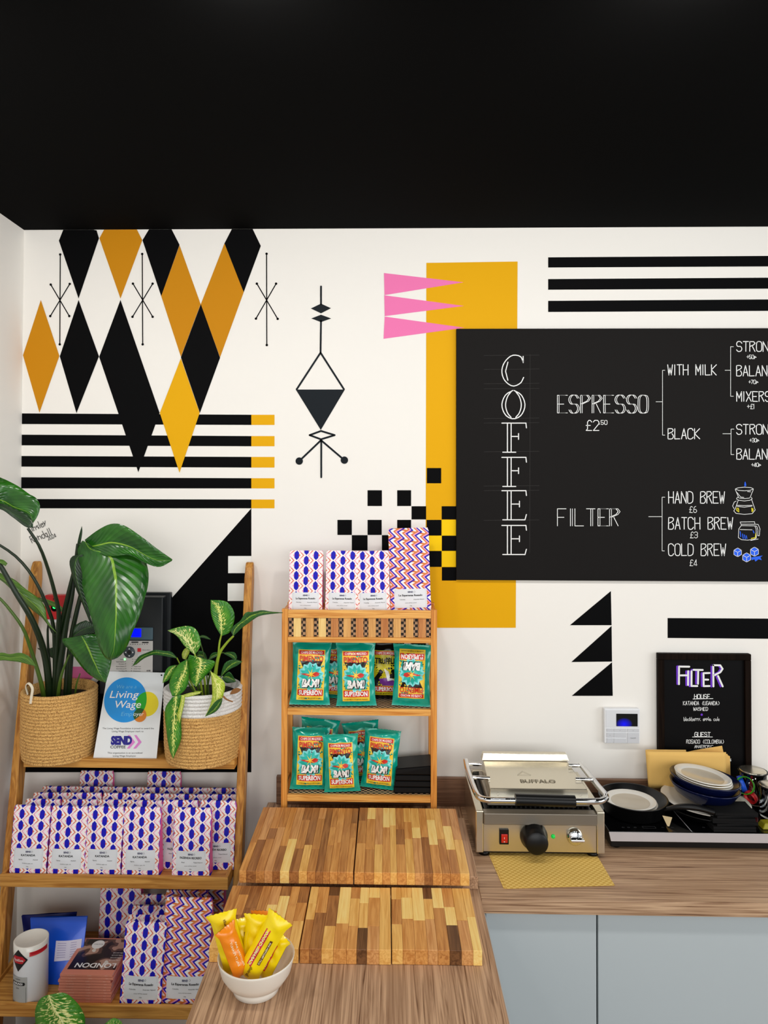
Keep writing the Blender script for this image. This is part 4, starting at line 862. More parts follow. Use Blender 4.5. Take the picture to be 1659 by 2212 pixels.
# ------------------------------------------------------------------ crisp packets
TEAL = mat('teal_foil', (0, 166, 144), .22, .05, coat=.4); CYN = mat('cyan_print', (128, 226, 226), .35); TEAL2 = mat('teal_print', (22, 186, 172), .35); PYE = mat('packet_yellow', (250, 212, 60), .35)
PRD = mat('packet_red', (212, 44, 34), .35); PBK = mat('packet_black', (14, 14, 14), .3); PWH = mat('packet_white', (250, 250, 248), .35); BKF = mat('black_foil', (10, 10, 11), .25, .2); PUR = mat('packet_purple', (120, 50, 150), .35); PYG = mat('packet_olive', (214, 200, 30), .35)
CW, CHH = .138, .212
def make_packet(truffle=False, seed=0, flip=False):
    def hw(z): v = z/CHH; return CW/2*(1-.10*math.sin(math.pi*v)**.8+.012*math.sin(v*17+seed))
    def thick(x, z):
        v = z/CHH; e = max(0, min(v, 1-v)-.055)/.445; k = max(0, 1-abs(x/hw(z))**2.2); return .026*(e**.42 if e > 0 else 0)*k**.75
    def F(x, z, l=0):
        w_ = .0024*math.sin(z*95+x*60+seed)*math.sin(x*80+seed*2)+.0018*math.sin(z*160-x*90+seed*3)+.0022*abs(math.sin(z*40+x*55+seed)); k = min(1, thick(x, z)/.012)
        return -thick(x, z)-w_*k-.0005*l-.0006+.004*math.sin(x*30+seed)*(max(0, z/CHH-.9)*10)
    foil = BKF if truffle else TEAL
    m = MB(); n = 26
    def pt(u, v, s):
        z = v*CHH; x = (u*2-1)*hw(z); zz = z-(.0012 if (v in (0, 1) and int(u*n) % 2) else 0)*(1 if v > .5 else -1)
        return (x, F(x, z) if s > 0 else -F(x, z)*.8+.001, zz)
    m.grid(lambda u, v: pt(u, v, 1), n, 34, 0, True); m.grid(lambda u, v: pt(1-u, v, -1), n, 20, 0, True)
    parts = [('packet', m, [foil], 0)]
    fz = (lambda z: CHH-z) if flip else (lambda z: z); fx = (lambda x: -x) if flip else (lambda x: x)
    P = Print(lambda x, z, l: (fx(x), F(fx(x), fz(z), l), fz(z)), [PYE, PRD, PBK, PWH, CYN, TEAL2, PUR, PYG]); ph = .167; p0 = .017; pw = .046; st = .009
    H = lambda f: p0+ph*f
    P.rect(-pw, H(0), pw, H(1), PYG if truffle else PYE, 1, st)
    P.rect(-pw*.93, H(.905), pw*.93, H(.985), PRD, 2, st); P.text('CHIPS DE MADRID', 0, H(.922), .008, PWH, 3, w=pw*1.6, bold=.01)
    P.rect(-pw*.93, H(.085), pw*.93, H(.215), PRD, 2, st); P.text('SUPERBON', 0, H(.108), .0155, PWH, 3, w=pw*1.68, bold=.035); P.text('LA BOMBE A TOUJOURS RAISON', 0, H(.025), .0045, PBK, 3, w=pw*1.7)
    if truffle:
        P.text('TRUFFLE', 0, H(.72), .019, PBK, 3, w=pw*1.7, bold=.035); P.poly([(-pw*.9, H(.22)), (-pw*.95, H(.35)), (-pw*.4, H(.6)), (-pw*.15, H(.55)), (-pw*.5, H(.38)), (-pw*.3, H(.22))], PBK, 2, st)
        P.poly([(-pw*.3, H(.23)), (-pw*.5, H(.38)), (pw*.3, H(.42)), (pw*.9, H(.3)), (pw*.9, H(.23))], PUR, 2, st); P.poly([(-pw*.1, H(.62)), (pw*.2, H(.34)), (pw*.8, H(.36)), (pw*.4, H(.42)), (pw*.25, H(.56))], PWH, 3, st)
        P.poly([(pw*.3, H(.4)), (pw*.5, H(.6)), (pw*.9, H(.6)), (pw*.9, H(.4))], PBK, 3, st)
    else:
        P.poly([(-pw*.85, H(.78)), (-pw*.6, H(.64)), (pw*.6, H(.64)), (pw*.85, H(.78))], PBK, 2, st)
        for k in range(2):
            R0 = (.0455, .040)[k]; P.poly([((R0*(1 if i % 2 else (.84, .70)[k]))*math.cos(i*math.pi/13), H(.47)+(R0*1.08*(1 if i % 2 else (.84, .70)[k]))*math.sin(i*math.pi/13)) for i in range(26)], (CYN, TEAL2)[k], 3+k, st)
        P.poly([(-pw*.75, H(.24)), (-pw*.85, H(.34)), (pw*.85, H(.36)), (pw*.75, H(.24))], TEAL2, 5, st)
        P.text('PIMENTO', 0, H(.775), .0185, PRD, 7, w=pw*1.76, bold=.02)
        P.poly([(-.036, H(.52)), (-.020, H(.535)), (0, H(.525)), (.006, H(.56)), (.020, H(.565)), (.029, H(.54)), (.026, H(.49)), (.012, H(.465)), (-.004, H(.475)), (-.02, H(.50))], PRD, 6, st)
        P.poly([((.019 if i % 2 else .0042)*math.cos(i*math.pi/7), H(.52)+(.021 if i % 2 else .0045)*math.sin(i*math.pi/7)) for i in range(14)], PYE, 7, .006)
        P.text('BAM!', .0022, H(.265), .025, PBK, 7, w=pw*1.36, bold=.10, shear=.12); P.text('BAM!', 0, H(.275), .0245, PWH, 9, w=pw*1.3, bold=.07, shear=.12)
        for x, f in ((-.038, .63), (.036, .66), (-.039, .30), (.039, .33), (.037, .25), (-.035, .25)): P.disc(x, H(f), .0018, PBK, 2, 8)
    parts.append(('packet_print', P, P.mats, 1)); return parts
CPR = {}
def packet(label, pxc, Y, zf, kind='t', tilt=0, lean=0, yaw=0, grp='teal crisp packets in the display rack', scale=1, zoff=0, pyc=1470):
    c = at(pxc, pyc, Y=Y); t = thing('crisp_packet', label, 'crisp packet', (c.x, Y, zf+.001+zoff+abs(math.sin(lean))*CW/2*scale*.9), grp); t.rotation_euler = (-tilt, lean, yaw); t.scale = (scale,)*3
    if kind not in CPR:
        last = None
        for nm, mb_, mats_, lvl in make_packet(kind == 'k', {'t': 1, 'u': 2.4, 'f': 3.7, 'k': 5}[kind], kind == 'f'):
            o = mb_.build(nm, mats_, t if lvl == 0 else last, origin=(0, 0, 0), local=True); last = o
        CPR[kind] = t
    else:
        for ch in CPR[kind].children: copy_tree(ch, t)
    return t
packet('teal crisp packet partly hidden between the first and centre packets, middle shelf', 722, -.072, zs2, 'u', .0, .05, 0, scale=.94)
packet('black and yellow crisp packet between teal ones on the middle shelf', 831, -.070, zs2, 'k', 0, .02, 0, 'black crisp packets', scale=.94)
packet('teal crisp packet at the left end of the middle shelf', 669, -.150, zs2, 't', .16, .04, .10)
packet('teal crisp packet in the centre of the middle shelf, the frontmost there', 770, -.153, zs2, 'u', .13, -.02, 0)
packet('upside-down teal crisp packet at the right of the middle shelf', 888, -.150, zs2, 'f', .16, .02, -.08, scale=.97)
packet('teal crisp packet mostly hidden behind the left one on the lower shelf', 680, -.062, zs3, 'u', 0, .10, 0, pyc=1640)
packet('teal crisp packet with only its corner showing behind the lower pair', 792, -.058, zs3, 'u', 0, -.12, 0, pyc=1640, scale=.95)
packet('teal crisp packet at the left of the lower shelf', 668, -.140, zs3, 't', .15, .03, .08, pyc=1640, scale=.96)
packet('teal crisp packet right of centre on the lower shelf', 818, -.132, zs3, 't', .12, .06, -.12, pyc=1640, scale=.93)
packet('front teal crisp packet in the middle of the lower shelf, slightly slumped', 740, -.158, zs3, 'u', .05, -.05, 0, pyc=1640, scale=.90)
BB = mat('black_card_box', (7, 7, 8), .3, spec=.15)
bx0, bx1 = at(850, 1700, Y=-.12).x, at(933, 1700, Y=-.12).x
for k in range(4):
    z = zs3+.0005+k*.0205; o = MB().hexa([(bx0+.002*k, -.158, z), (bx1-.001, -.158, z), (bx1-.001, -.045, z), (bx0+.002*k, -.045, z), (bx0+.003*k, -.156, z+.0195), (bx1-.001, -.156, z+(.0195 if k < 3 else .031)), (bx1-.001, -.047, z+(.0195 if k < 3 else .031)), (bx0+.003*k, -.047, z+.0195)]).build('black_pouch', BB, None, .003)
    tag(o, ('lowest black pack stacked at the right of the lower rack shelf', 'second lowest black pack of the stack in the rack', 'second highest black pack of the stack in the rack', 'topmost black pack, tilted, on the stack in the rack')[k], 'packet', 'black packs in the rack')
# ------------------------------------------------------------------ alarm panel, call point
class PxPlane:
    """print on a plane, shapes given where the photograph shows them: plane through p with normal n"""
    def __init__(s, p, n, eps=.0006): s.p = Vector(p); s.n = Vector(n).normalized(); s.e = eps
    def __call__(s, x, y, l):
        d = CA*((x-PCX)/FPX) - CB*((-y-PCY)/FPX) + CC; t = (s.p-CO).dot(s.n)/d.dot(s.n)
        return CO+d*t+s.n*s.e*(l+.5)*(-1 if s.n.dot(d) > 0 else 1)
APY = -.075
a0, a1 = at(214, 1500, Y=APY), at(352, 1290, Y=APY)
ap_ = thing('alarm_panel', 'black alarm control panel with grey keypad and blue display behind the award sign', 'alarm panel', ((a0.x+a1.x)/2, -.04, a0.z))
AB = mat('panel_black', (22, 26, 30), .4)
bx('housing', AB, a0.x, a1.x, APY, -.0025, a0.z, a1.z, ap_, .004); bx('back_box', AB, a0.x-.01, a1.x+.012, -.022, -.0022, a0.z-.01, a1.z+.008, ap_, .003)
k0, k1 = at(229, 1480, Y=APY), at(331, 1384, Y=APY); d1 = at(331, 1355, Y=APY)
bx('keypad', mat('keypad_grey', (206, 202, 198), .45), k0.x, k1.x, APY-.006, APY-.0002, k0.z, k1.z, ap_, .002)
dp = bx('display_bezel', mat('bezel_teal', (74, 98, 110), .3), k0.x, k1.x, APY-.006, APY-.0002, k1.z+.003, d1.z, ap_, .003)
q0, q1 = at(262, 1376, Y=APY-.007), at(305, 1358, Y=APY-.007)
bx('display', mat('blue_display', (10, 10, 200), .2, emit=(0, 10, 255), estr=1.6), q0.x, q1.x, APY-.0075, APY-.0062, q0.z, q1.z, dp, .001)
AG = mat('dpad_grey', (62, 72, 80), .4); RB = mat('red_key', (216, 30, 40), .4)
P = Print(PxPlane((0, APY-.0065, 0), (0, -1, 0), .0004), [AG, WPLAS, RB, INKB, mat('green_led', (160, 255, 170), .3, emit=(120, 255, 140), estr=2)])
P.disc(279.5, -1409, 4.5, INKB, 4, 16)
for dx, dy in ((0, 8.5), (0, -8.5), (8.5, 0), (-8.5, 0)):
    P.poly([(279.5+dx*1.15, -1409+dy*1.15), (279.5+dx*.75-dy*.25, -1409+dy*.75+dx*.25), (279.5+dx*.75+dy*.25, -1409+dy*.75-dx*.25)], WPLAS, 4)

P.rect(284, -1388.5, 299, -1386, INKB, 1); P.rect(307, -1389, 321, -1386.5, INKB, 1)
for k in range(8): P.disc(282+k*5.1, -1391.5, .9, INKB, 1, 8)
P.disc(269.5, -1424, 2.2, P.mats[4], 1, 12)
for k in range(6): P.disc(271+k*.3, -1429-k*5, .8, INKB, 1, 8); P.disc(287-k*.6, -1424-k*5, .8, INKB, 1, 8)
for k, s in enumerate(('Power', 'Fault Disabled', 'Pre-alarm', 'Alarm Delayed', 'Alarm Silenced', 'Test Mode')): P.text(s, 268+k*.3, -1425.5-k*5, 2.2, INKB, 1, align=1)
for k, s in enumerate(('Supply', 'Battery', 'Earth', 'Supply Fault', 'Sensor Fault', 'Disablement')): P.text(s, 291-k*.5, -1425.5-k*5, 2.2, INKB, 1, align=0)
P.text('Silence Alarm', 308, -1405, 2.2, INKB, 1, align=0); P.text('Reset', 308, -1416, 2.2, INKB, 1, align=0); P.text('6100', 321, -1450, 3, INKB, 1, bold=.03)
tag(P.build('panel_print', P.mats, ap_), kind='stuff')
q = at(279.5, 1409, Y=APY-.006); MB().lathe([(0, .0013), (.0195, .0013), (.0205, 0)], q, 32, 0, Matrix.Rotation(math.pi/2, 3, 'X')).build('direction_pad', AG, ap_)
for y_, m_ in ((1404, RB), (1415, GPLAS)): q = at(301, y_, Y=APY-.0065); bx('key', m_, q.x-.0065, q.x+.0065, APY-.0085, APY-.0062, q.z-.0065, q.z+.0065, ap_, .0015)
cpt = thing('call_point', 'red square alarm call point with a glowing green light behind the tall leaves', 'call point', at(120, 1345, Y=-.02))
c0, c1 = at(96, 1338, Y=-.045), at(145, 1286, Y=-.045)
bx('red_cover', mat('signal_red', (206, 12, 22), .35), c0.x, c1.x, -.045, -.012, c0.z, c1.z, cpt, .003); bx('base', WPLAS, c0.x+.002, c1.x-.002, -.04, -.0025, c0.z-.012, c0.z-.0005, cpt, .001); bx('back', WPLAS, c0.x+.004, c1.x-.004, -.0118, -.0022, c0.z, c1.z-.004, cpt, .001)
P = Print(PxPlane((0, -.0455, 0), (0, -1, 0), .0005), [mat('glow_green', (40, 255, 90), .3, emit=(20, 255, 70), estr=9), WPLAS, BLK])
P.disc(118, -1311, 3.6, P.mats[0], 3, 16); P.disc(118, -1313, 8, mat('call_plate', (60, 60, 40), .4) if False else BLK, 1, 20); P.text('FIRE', 120, -1296, 4, BLK, 1, bold=.02)
for q in ((134, -1310), (145, -1322)): pass
P.build('call_light', P.mats, cpt)

# ------------------------------------------------------------------ award sign
B0, B1, T0, T1 = at(201, 1638, Y=-.180), at(338, 1639, Y=-.180), at(233, 1450, Y=-.088), at(356, 1453, Y=-.088)
nrm = (B1-B0).cross(T0-B0).normalized()
T1 = T1-nrm*((T1-B0).dot(nrm)); sg = thing('award_sign', 'white award sign with overlapping coloured circles leaning between the two plant baskets', 'sign', (B0+B1)/2)
if nrm.y > 0: nrm = -nrm
m = MB(); m.prism([B0, B1, T1, T0], -nrm*.004); m.build('plaque', mat('sign_white', (232, 236, 238), .25, coat=.2), sg, .0006)
LB_, LYE, LOR, LGR, LDG, LTX, LPK, LNV = [mat(*a) for a in (('lw_blue', (10, 150, 232), .4), ('lw_yellow', (238, 218, 10), .4), ('lw_orange', (222, 130, 24), .4), ('lw_green', (10, 168, 10), .4), ('lw_dark_green', (6, 84, 16), .4), ('lw_pale', (110, 200, 245), .4), ('lw_pink', (222, 130, 208), .4), ('lw_navy', (16, 8, 136), .4))]
P = Print(PxPlane(B0, nrm, .00035), [LB_, LYE, LOR, LGR, LDG, LTX, LPK, LNV, PWH, INKB])
def el(cx, cy, rx, ry, n=64, sk=0): return [(cx+rx*math.cos(2*math.pi*k/n)+sk*ry*math.sin(2*math.pi*k/n), -cy+ry*math.sin(2*math.pi*k/n)) for k in range(n)]
def clip(S, C):
    out = S
    for i in range(len(C)):
        a, b_ = C[i], C[(i+1) % len(C)]; inp = out; out = []
        ins = lambda p: (b_[0]-a[0])*(p[1]-a[1])-(b_[1]-a[1])*(p[0]-a[0]) >= 0
        for j in range(len(inp)):
            p, q = inp[j-1], inp[j]; ip, iq = ins(p), ins(q)
            if ip != iq:
                dx, dy = q[0]-p[0], q[1]-p[1]; den = (b_[0]-a[0])*dy-(b_[1]-a[1])*dx
                t = -((b_[0]-a[0])*(p[1]-a[1])-(b_[1]-a[1])*(p[0]-a[0]))/den; out.append((p[0]+dx*t, p[1]+dy*t))
            if iq: out.append(q)
        if not out: return []
    return out
E1, E2, E3 = el(271, 1512, 46, 48.7, 64, .06), el(317.5, 1521, 25, 26.7, 64, .06), el(302.5, 1545, 14, 14.8, 40, .06)
P.poly(E1, LB_, 1); P.poly(E2, LYE, 1); P.poly(clip(E2, E1), LGR, 2); P.poly(E3, LOR, 3); P.poly(clip(E3, E1), LDG, 4)
P.text('We are a', 274, -1487, 8, LTX, 5, w=42, shear=.25); P.text('Living', 269, -1507.5, 16, PWH, 5, w=64, shear=.25, bold=.004); P.text('Wage', 277.5, -1529, 16, PWH, 5, w=55, shear=.25, bold=.004)
P.text('Empl', 276, -1546.5, 9, LTX, 6, w=29, shear=.25); P.text('oyer', 300, -1546.5, 9, PWH, 6, w=22, shear=.25)
P.text('The Living Wage Foundation is proud to award the', 277, -1575, 3.6, INKB, 1, w=111); P.text('Living Wage Employer mark to', 276, -1581.5, 3.6, INKB, 1, w=68)
P.text('SEND', 262.5, -1607.5, 17, LNV, 3, w=46, bold=.07, shear=.08); P.text('COFFEE', 255, -1616.5, 6.2, INKB, 2, w=33, bold=.01)
for x, k in ((276, 1), (290, 2)): P.poly([(x, -1588), (x+5, -1588), (x+16, -1603), (x+4, -1617), (x-2, -1617), (x+9, -1603)], LPK, 2)
P.text('This organisation is an accredited', 270, -1628, 3.6, INKB, 1, w=75); P.text('Living Wage Employer', 269, -1634.5, 3.6, INKB, 1, w=50)
P.disc(349, -1458.5, 1.9, INKB, 1, 12)
P.build('sign_print', P.mats, sg)

# ------------------------------------------------------------------ leaves
def leafmat(name, c1, c2, vein, rough=.32, nv=16, varieg=None, amount=.5):
    if name in MATS: return MATS[name]
    m = bpy.data.materials.new(name); m.use_nodes = True; nt = m.node_tree; g = G(nt); M = g.m; b = nt.nodes['Principled BSDF']
    uv = nt.nodes.new('ShaderNodeUVMap'); sp = nt.nodes.new('ShaderNodeSeparateXYZ'); nt.links.new(uv.outputs[0], sp.inputs[0]); u, v = sp.outputs[0], sp.outputs[1]
    n = nt.nodes.new('ShaderNodeTexNoise'); n.inputs['Scale'].default_value = 3; nt.links.new(uv.outputs[0], n.inputs['Vector'])
    cr = nt.nodes.new('ShaderNodeValToRGB'); cr.color_ramp.elements[0].position = .35; cr.color_ramp.elements[1].position = .65
    cr.color_ramp.elements[0].color = lin(c1); cr.color_ramp.elements[1].color = lin(c2); nt.links.new(n.outputs[0], cr.inputs[0]); c = cr.outputs[0]
    du = M('ABSOLUTE', M('SUBTRACT', u, .5)); sv = M('FRACT', M('ADD', M('MULTIPLY', v, nv), M('MULTIPLY', du, -nv*.55)))
    if varieg:
        cx = nt.nodes.new('ShaderNodeCombineXYZ'); nt.links.new(M('MULTIPLY', du, 9), cx.inputs[0]); nt.links.new(M('MULTIPLY', M('SUBTRACT', v, M('MULTIPLY', du, .45)), 34), cx.inputs[1]); nt.links.new(M('GREATER_THAN', u, .5), cx.inputs[2])
        n2 = nt.nodes.new('ShaderNodeTexNoise'); n2.inputs['Scale'].default_value = 1; n2.inputs['Detail'].default_value = 3; nt.links.new(cx.outputs[0], n2.inputs['Vector'])
        th = M('ADD', M('MULTIPLY', du, 1.15*amount), .44-.0); mk = M('MULTIPLY', M('SUBTRACT', n2.outputs[0], th), 22)
        cl = nt.nodes.new('ShaderNodeClamp'); nt.links.new(mk, cl.inputs[0]); c = g.mix(cl.outputs[0], c, lin(varieg))
    else:
        c = g.mix(M('MULTIPLY', M('LESS_THAN', sv, .09), .45), c, lin(tuple(int(x*.55) for x in c1)))
    c = g.mix(M('LESS_THAN', du, M('MULTIPLY', M('SUBTRACT', 1.15, v), .026)), c, lin(vein))
    nt.links.new(c, b.inputs['Base Color']); b.inputs['Roughness'].default_value = rough
    bp = nt.nodes.new('ShaderNodeBump'); bp.inputs['Strength'].default_value = .5; bp.inputs['Distance'].default_value = .003
    nt.links.new(M('ABSOLUTE', M('SUBTRACT', sv, .5)), bp.inputs['Height']); nt.links.new(bp.outputs[0], b.inputs['Normal'])
    b.inputs['Subsurface Weight'].default_value = 0
    MATS[name] = m; return m
LF1 = leafmat('strelitzia_leaf', (20, 74, 16), (48, 112, 26), (130, 172, 50), .24, 15); LF2 = leafmat('strelitzia_dark', (12, 40, 14), (22, 62, 20), (60, 100, 30), .3, 14); LF3 = leafmat('young_leaf', (64, 104, 26), (92, 134, 36), (150, 180, 80), .35, 10)
DF1 = leafmat('variegated_leaf', (36, 112, 22), (76, 146, 30), (226, 232, 140), .3, 14, (224, 226, 118), .62); DF2 = leafmat('variegated_pale', (150, 184, 40), (190, 208, 60), (226, 232, 140), .35, 14, (236, 236, 140), .3); DF3 = leafmat('variegated_dark', (20, 70, 20), (40, 100, 28), (150, 180, 70), .3, 12, (130, 168, 50), 1.1)
DF4 = leafmat('marbled_leaf', (50, 128, 26), (84, 150, 34), (240, 242, 170), .32, 14, (236, 236, 150), .30)
STEMD = mat('dark_stem', (20, 38, 14), .35); STEMG = mat('green_stem', (70, 98, 26), .4); STEML = mat('lime_stem', (150, 176, 50), .4); BRN = mat('dried_leaf', (140, 92, 44), .7); SOIL = mat('potting_soil', (26, 18, 14), .95, bump=(90, 1, .01))
def leaf(name, L, Mi, R, mt, parent, Y, n=26, cup=.0, th=.0007, wave=.0):
    """outline by left edge, midrib and right edge; each entry (px, py[, Y])"""
    def conv(ps): return smoothpath([at(p[0], p[1], Y=(p[2] if len(p) > 2 else Y)) for p in ps], n)
    l, c, r = conv(L), conv(Mi), conv(R); m = MB()
    def fn(u, v):
        i = min(n-1, int(round(v*(n-1)))); s = u*2-1; A, B_, D = l[i], c[i], r[i]
        p = B_+(D-A)*(s/2)+((A+D)/2-B_)*(s*s); k = abs(s)*(1-.0)
        return p+Vector((0, cup*k*math.sin(v*math.pi)+wave*math.sin(v*19+s*2)*k, 0))
    m.grid(fn, 8, n-1, 0, True, lambda u, v: (u, v)); o = m.build(name, mt, parent); s = o.modifiers.new('thickness', 'SOLIDIFY'); s.thickness = th
    return o
def stem(name, pts, r, mt, parent, Y=None):
    p = [at(q[0], q[1], Y=(q[2] if len(q) > 2 else Y)) for q in pts]; n = 22; sp_ = smoothpath(p, n); r = r if isinstance(r, tuple) else (r, r)
    return MB().tube(sp_, [r[0]+(r[1]-r[0])*i/(n-1) for i in range(n)], 10).build(name, mt, parent)
def basket(c, r, h, mts, split, tip=None, rt=1.0):
    n = 21; prof = [(0, .0015), (r*.80, .0015), (r*.88, .004)]; m = MB(); hh = h/n
    def ringprof(z0, z1, cnt, r0):
        p = []; 
        for k in range(cnt):
            z = z0+(z1-z0)*k/cnt; dz = (z1-z0)/cnt
            f = lambda t: r0(z+t*dz)
            for t in (0, .2, .5, .8): p.append((f(t)+.0052*math.sin(math.pi*(t))**.6 if t else f(t), z+t*dz))
        return p
    R = lambda z: r*(.93+.07*min(1, (z/h)*4)**.5)*(1+(rt-1)*z/h)
    zs = h*split
    a = ringprof(.004, zs, max(1, round(n*split)), R); m.lathe([(0, .0015), (r*.8, .0015)]+a+[(R(zs), zs)], c, 72, 0)
    if split < 1: m.lathe([(R(zs), zs)]+ringprof(zs, h, round(n*(1-split)), R)+[(R(h), h)], c, 72, 1)
    m.lathe([(R(h), h), (R(h)-.003, h+.002), (R(h)-.007, h), (R(h)-.008, h*.8), (0, h*.8)], c, 72, 1 if split < 1 else 0)
    return m
def jutemat(name, rgb, dk):
    m = mat(name, rgb, .85); nt = m.node_tree; b = nt.nodes['Principled BSDF']; tc = nt.nodes.new('ShaderNodeTexCoord'); vo = nt.nodes.new('ShaderNodeTexVoronoi'); vo.inputs['Scale'].default_value = 260
    nt.links.new(tc.outputs['Object'], vo.inputs['Vector']); cr = nt.nodes.new('ShaderNodeValToRGB'); cr.color_ramp.elements[0].color = lin(rgb); cr.color_ramp.elements[1].color = lin(dk); cr.color_ramp.elements[0].position = .3
    nt.links.new(vo.outputs['Distance'], cr.inputs[0]); nt.links.new(cr.outputs[0], b.inputs['Base Color'])
    bp = nt.nodes.new('ShaderNodeBump'); bp.inputs['Strength'].default_value = .5; bp.inputs['Distance'].default_value = .002; bp.invert = True; nt.links.new(vo.outputs['Distance'], bp.inputs['Height']); nt.links.new(bp.outputs[0], b.inputs['Normal']); return m
JUTE = jutemat('jute_rope', (230, 182, 108), (146, 96, 42)); COTT = jutemat('white_cotton_rope', (238, 236, 232), (205, 200, 196)); FABR = mat('cream_tape', (226, 214, 190), .8)

# tall plant in the jute basket
F1 = TR[0][0]+.0003
c1 = Vector((-1.128, -.134, F1)); c1.z = TR[0][0]-.0115
t1 = thing('potted_plant', 'tall bird of paradise plant in a jute rope basket on the top ladder tray', 'plant', c1)
bh1 = at(130, 1507, Y=-.25).z-c1.z
basket(c1, .119, bh1, [JUTE], 1.0).build('basket', [JUTE], t1)
MB().lathe([(0, bh1*.86), (.108, bh1*.85)], c1, 40).build('soil', SOIL, t1)
e = [(60, 1500, -.235), (56, 1482, -.24), (62, 1476, -.245), (70, 1487, -.25), (68, 1505, -.252), (66, 1520, -.252)]
MB().tube(smoothpath([at(*p[:2], Y=p[2]) for p in e], 24), .0045, 8, flat=.4).build('basket_handle', FABR, t1)
PX = [
 ('L', [(178, 1168, -.25), (168, 1182, -.245), (167, 1199, -.25), (172, 1222, -.265), (176, 1243, -.28), (175, 1262, -.295), (178, 1280, -.31), (184, 1300, -.325), (193, 1330, -.34), (205, 1371, -.35), (212, 1396, -.35), (226, 1419, -.345), (239, 1426, -.34)],
       [(184, 1170, -.26), (196, 1186, -.25), (222, 1194, -.245), (240, 1206, -.25), (246, 1230, -.27), (250, 1252, -.29), (251, 1280, -.31), (251, 1305, -.328), (251, 1328, -.343), (249, 1366, -.36), (247, 1396, -.362), (243, 1415, -.355), (239, 1426, -.34)],
       [(196, 1178, -.26), (222, 1192, -.24), (260, 1192, -.225), (290, 1190, -.225), (308, 1203, -.235), (318, 1232, -.26), (318, 1262, -.285), (311, 1292, -.31), (300, 1330, -.335), (287, 1362, -.35), (272, 1400, -.352), (255, 1420, -.348), (239, 1426, -.34)], LF1, -.30, .03)]
leaf('leaf', *PX[0][1:4], LF1, t1, -.30, 44, .01)
leaf('leaf', [(183, 1166), (215, 1144), (245, 1131), (274, 1135), (310, 1159), (338, 1182), (372, 1208)], [(190, 1182), (215, 1177), (243, 1172), (281, 1181), (312, 1198), (340, 1210), (372, 1210)], [(196, 1188), (225, 1199), (250, 1200), (285, 1198), (314, 1213), (345, 1224), (371, 1212)], LF1, t1, -.24, 30, -.02)
leaf('leaf', [(170, 1198), (155, 1202), (148, 1214), (150, 1234), (158, 1267), (171, 1296), (194, 1340)], [(174, 1198), (166, 1206), (162, 1222), (164, 1244), (171, 1272), (181, 1300), (194, 1340)], [(180, 1198), (180, 1210), (184, 1230), (188, 1255), (192, 1280), (195, 1305), (194, 1340)], LF2, t1, -.25, 24, .015)
leaf('leaf', [(175, 1373), (150, 1378), (130, 1383), (135, 1396), (145, 1408), (167, 1438), (186, 1457), (208, 1469), (229, 1475)], [(175, 1373), (181, 1382), (187, 1393), (194, 1408), (200, 1423), (207, 1437), (213, 1451), (221, 1464), (229, 1475)], [(175, 1373), (195, 1371), (212, 1374), (224, 1388), (233, 1405), (237, 1425), (235, 1445), (232, 1460), (229, 1475)], LF1, t1, -.27, 26, .02)
leaf('leaf', [(157, 1372), (160, 1355), (170, 1346), (185, 1340)], [(157, 1374), (175, 1362), (190, 1356), (206, 1352)], [(158, 1376), (180, 1374), (200, 1371), (212, 1365)], LF2, t1, -.20, 16)
leaf('leaf', [(-70, 1040, -.40), (-30, 1026, -.40), (0, 1032), (33, 1049), (62, 1068), (75, 1075), (84, 1092), (80, 1115), (71, 1131)], [(-80, 1085, -.42), (-40, 1080, -.42), (0, 1080), (30, 1095), (50, 1102), (62, 1108), (68, 1116), (70, 1124), (71, 1132)], [(-70, 1110, -.36), (-35, 1095, -.36), (0, 1089), (25, 1100), (45, 1108), (56, 1114), (64, 1122), (68, 1128), (71, 1133)], LF1, t1, -.36, 34, .01, wave=.002)
leaf('leaf', [(-70, 1100, -.35), (-35, 1092, -.35), (0, 1087), (35, 1101), (58, 1112), (71, 1133)], [(-60, 1112, -.36), (-30, 1098, -.36), (0, 1093), (32, 1112), (52, 1126), (71, 1137)], [(-50, 1118, -.38), (-25, 1108, -.38), (0, 1100), (28, 1118), (55, 1138), (71, 1140)], LF2, t1, -.37, 22)
leaf('leaf', [(-40, 1215), (0, 1239), (28, 1253), (50, 1272), (79, 1293), (95, 1313), (101, 1340), (123, 1368)], [(-40, 1222), (0, 1247), (25, 1265), (55, 1290), (80, 1312), (95, 1333), (108, 1353), (123, 1368)], [(-40, 1228), (0, 1255), (20, 1274), (37, 1292), (66, 1319), (87, 1334), (103, 1352), (123, 1368)], LF3, t1, -.23, 30, .012)
leaf('leaf', [(79, 1290), (102, 1295), (121, 1302), (132, 1310), (143, 1321)], [(79, 1291), (100, 1299), (119, 1306), (131, 1314), (143, 1324)], [(79, 1292), (96, 1303), (114, 1311), (128, 1319), (143, 1327)], LF3, t1, -.17, 16)
leaf('leaf', [(-50, 1420), (0, 1410), (20, 1413), (43, 1410), (60, 1416), (70, 1426), (77, 1438)], [(-50, 1428), (0, 1419), (22, 1421), (43, 1419), (58, 1424), (69, 1432), (77, 1438)], [(-50, 1436), (0, 1427), (22, 1428), (40, 1430), (57, 1434), (68, 1437), (77, 1439)], LF3, t1, -.25, 24)
leaf('leaf', [(-12, 1208), (0, 1208), (8, 1210), (16, 1217)], [(-12, 1213), (0, 1213), (7, 1215), (14, 1220)], [(-12, 1218), (0, 1217), (6, 1220), (12, 1223)], LF3, t1, -.3, 10)
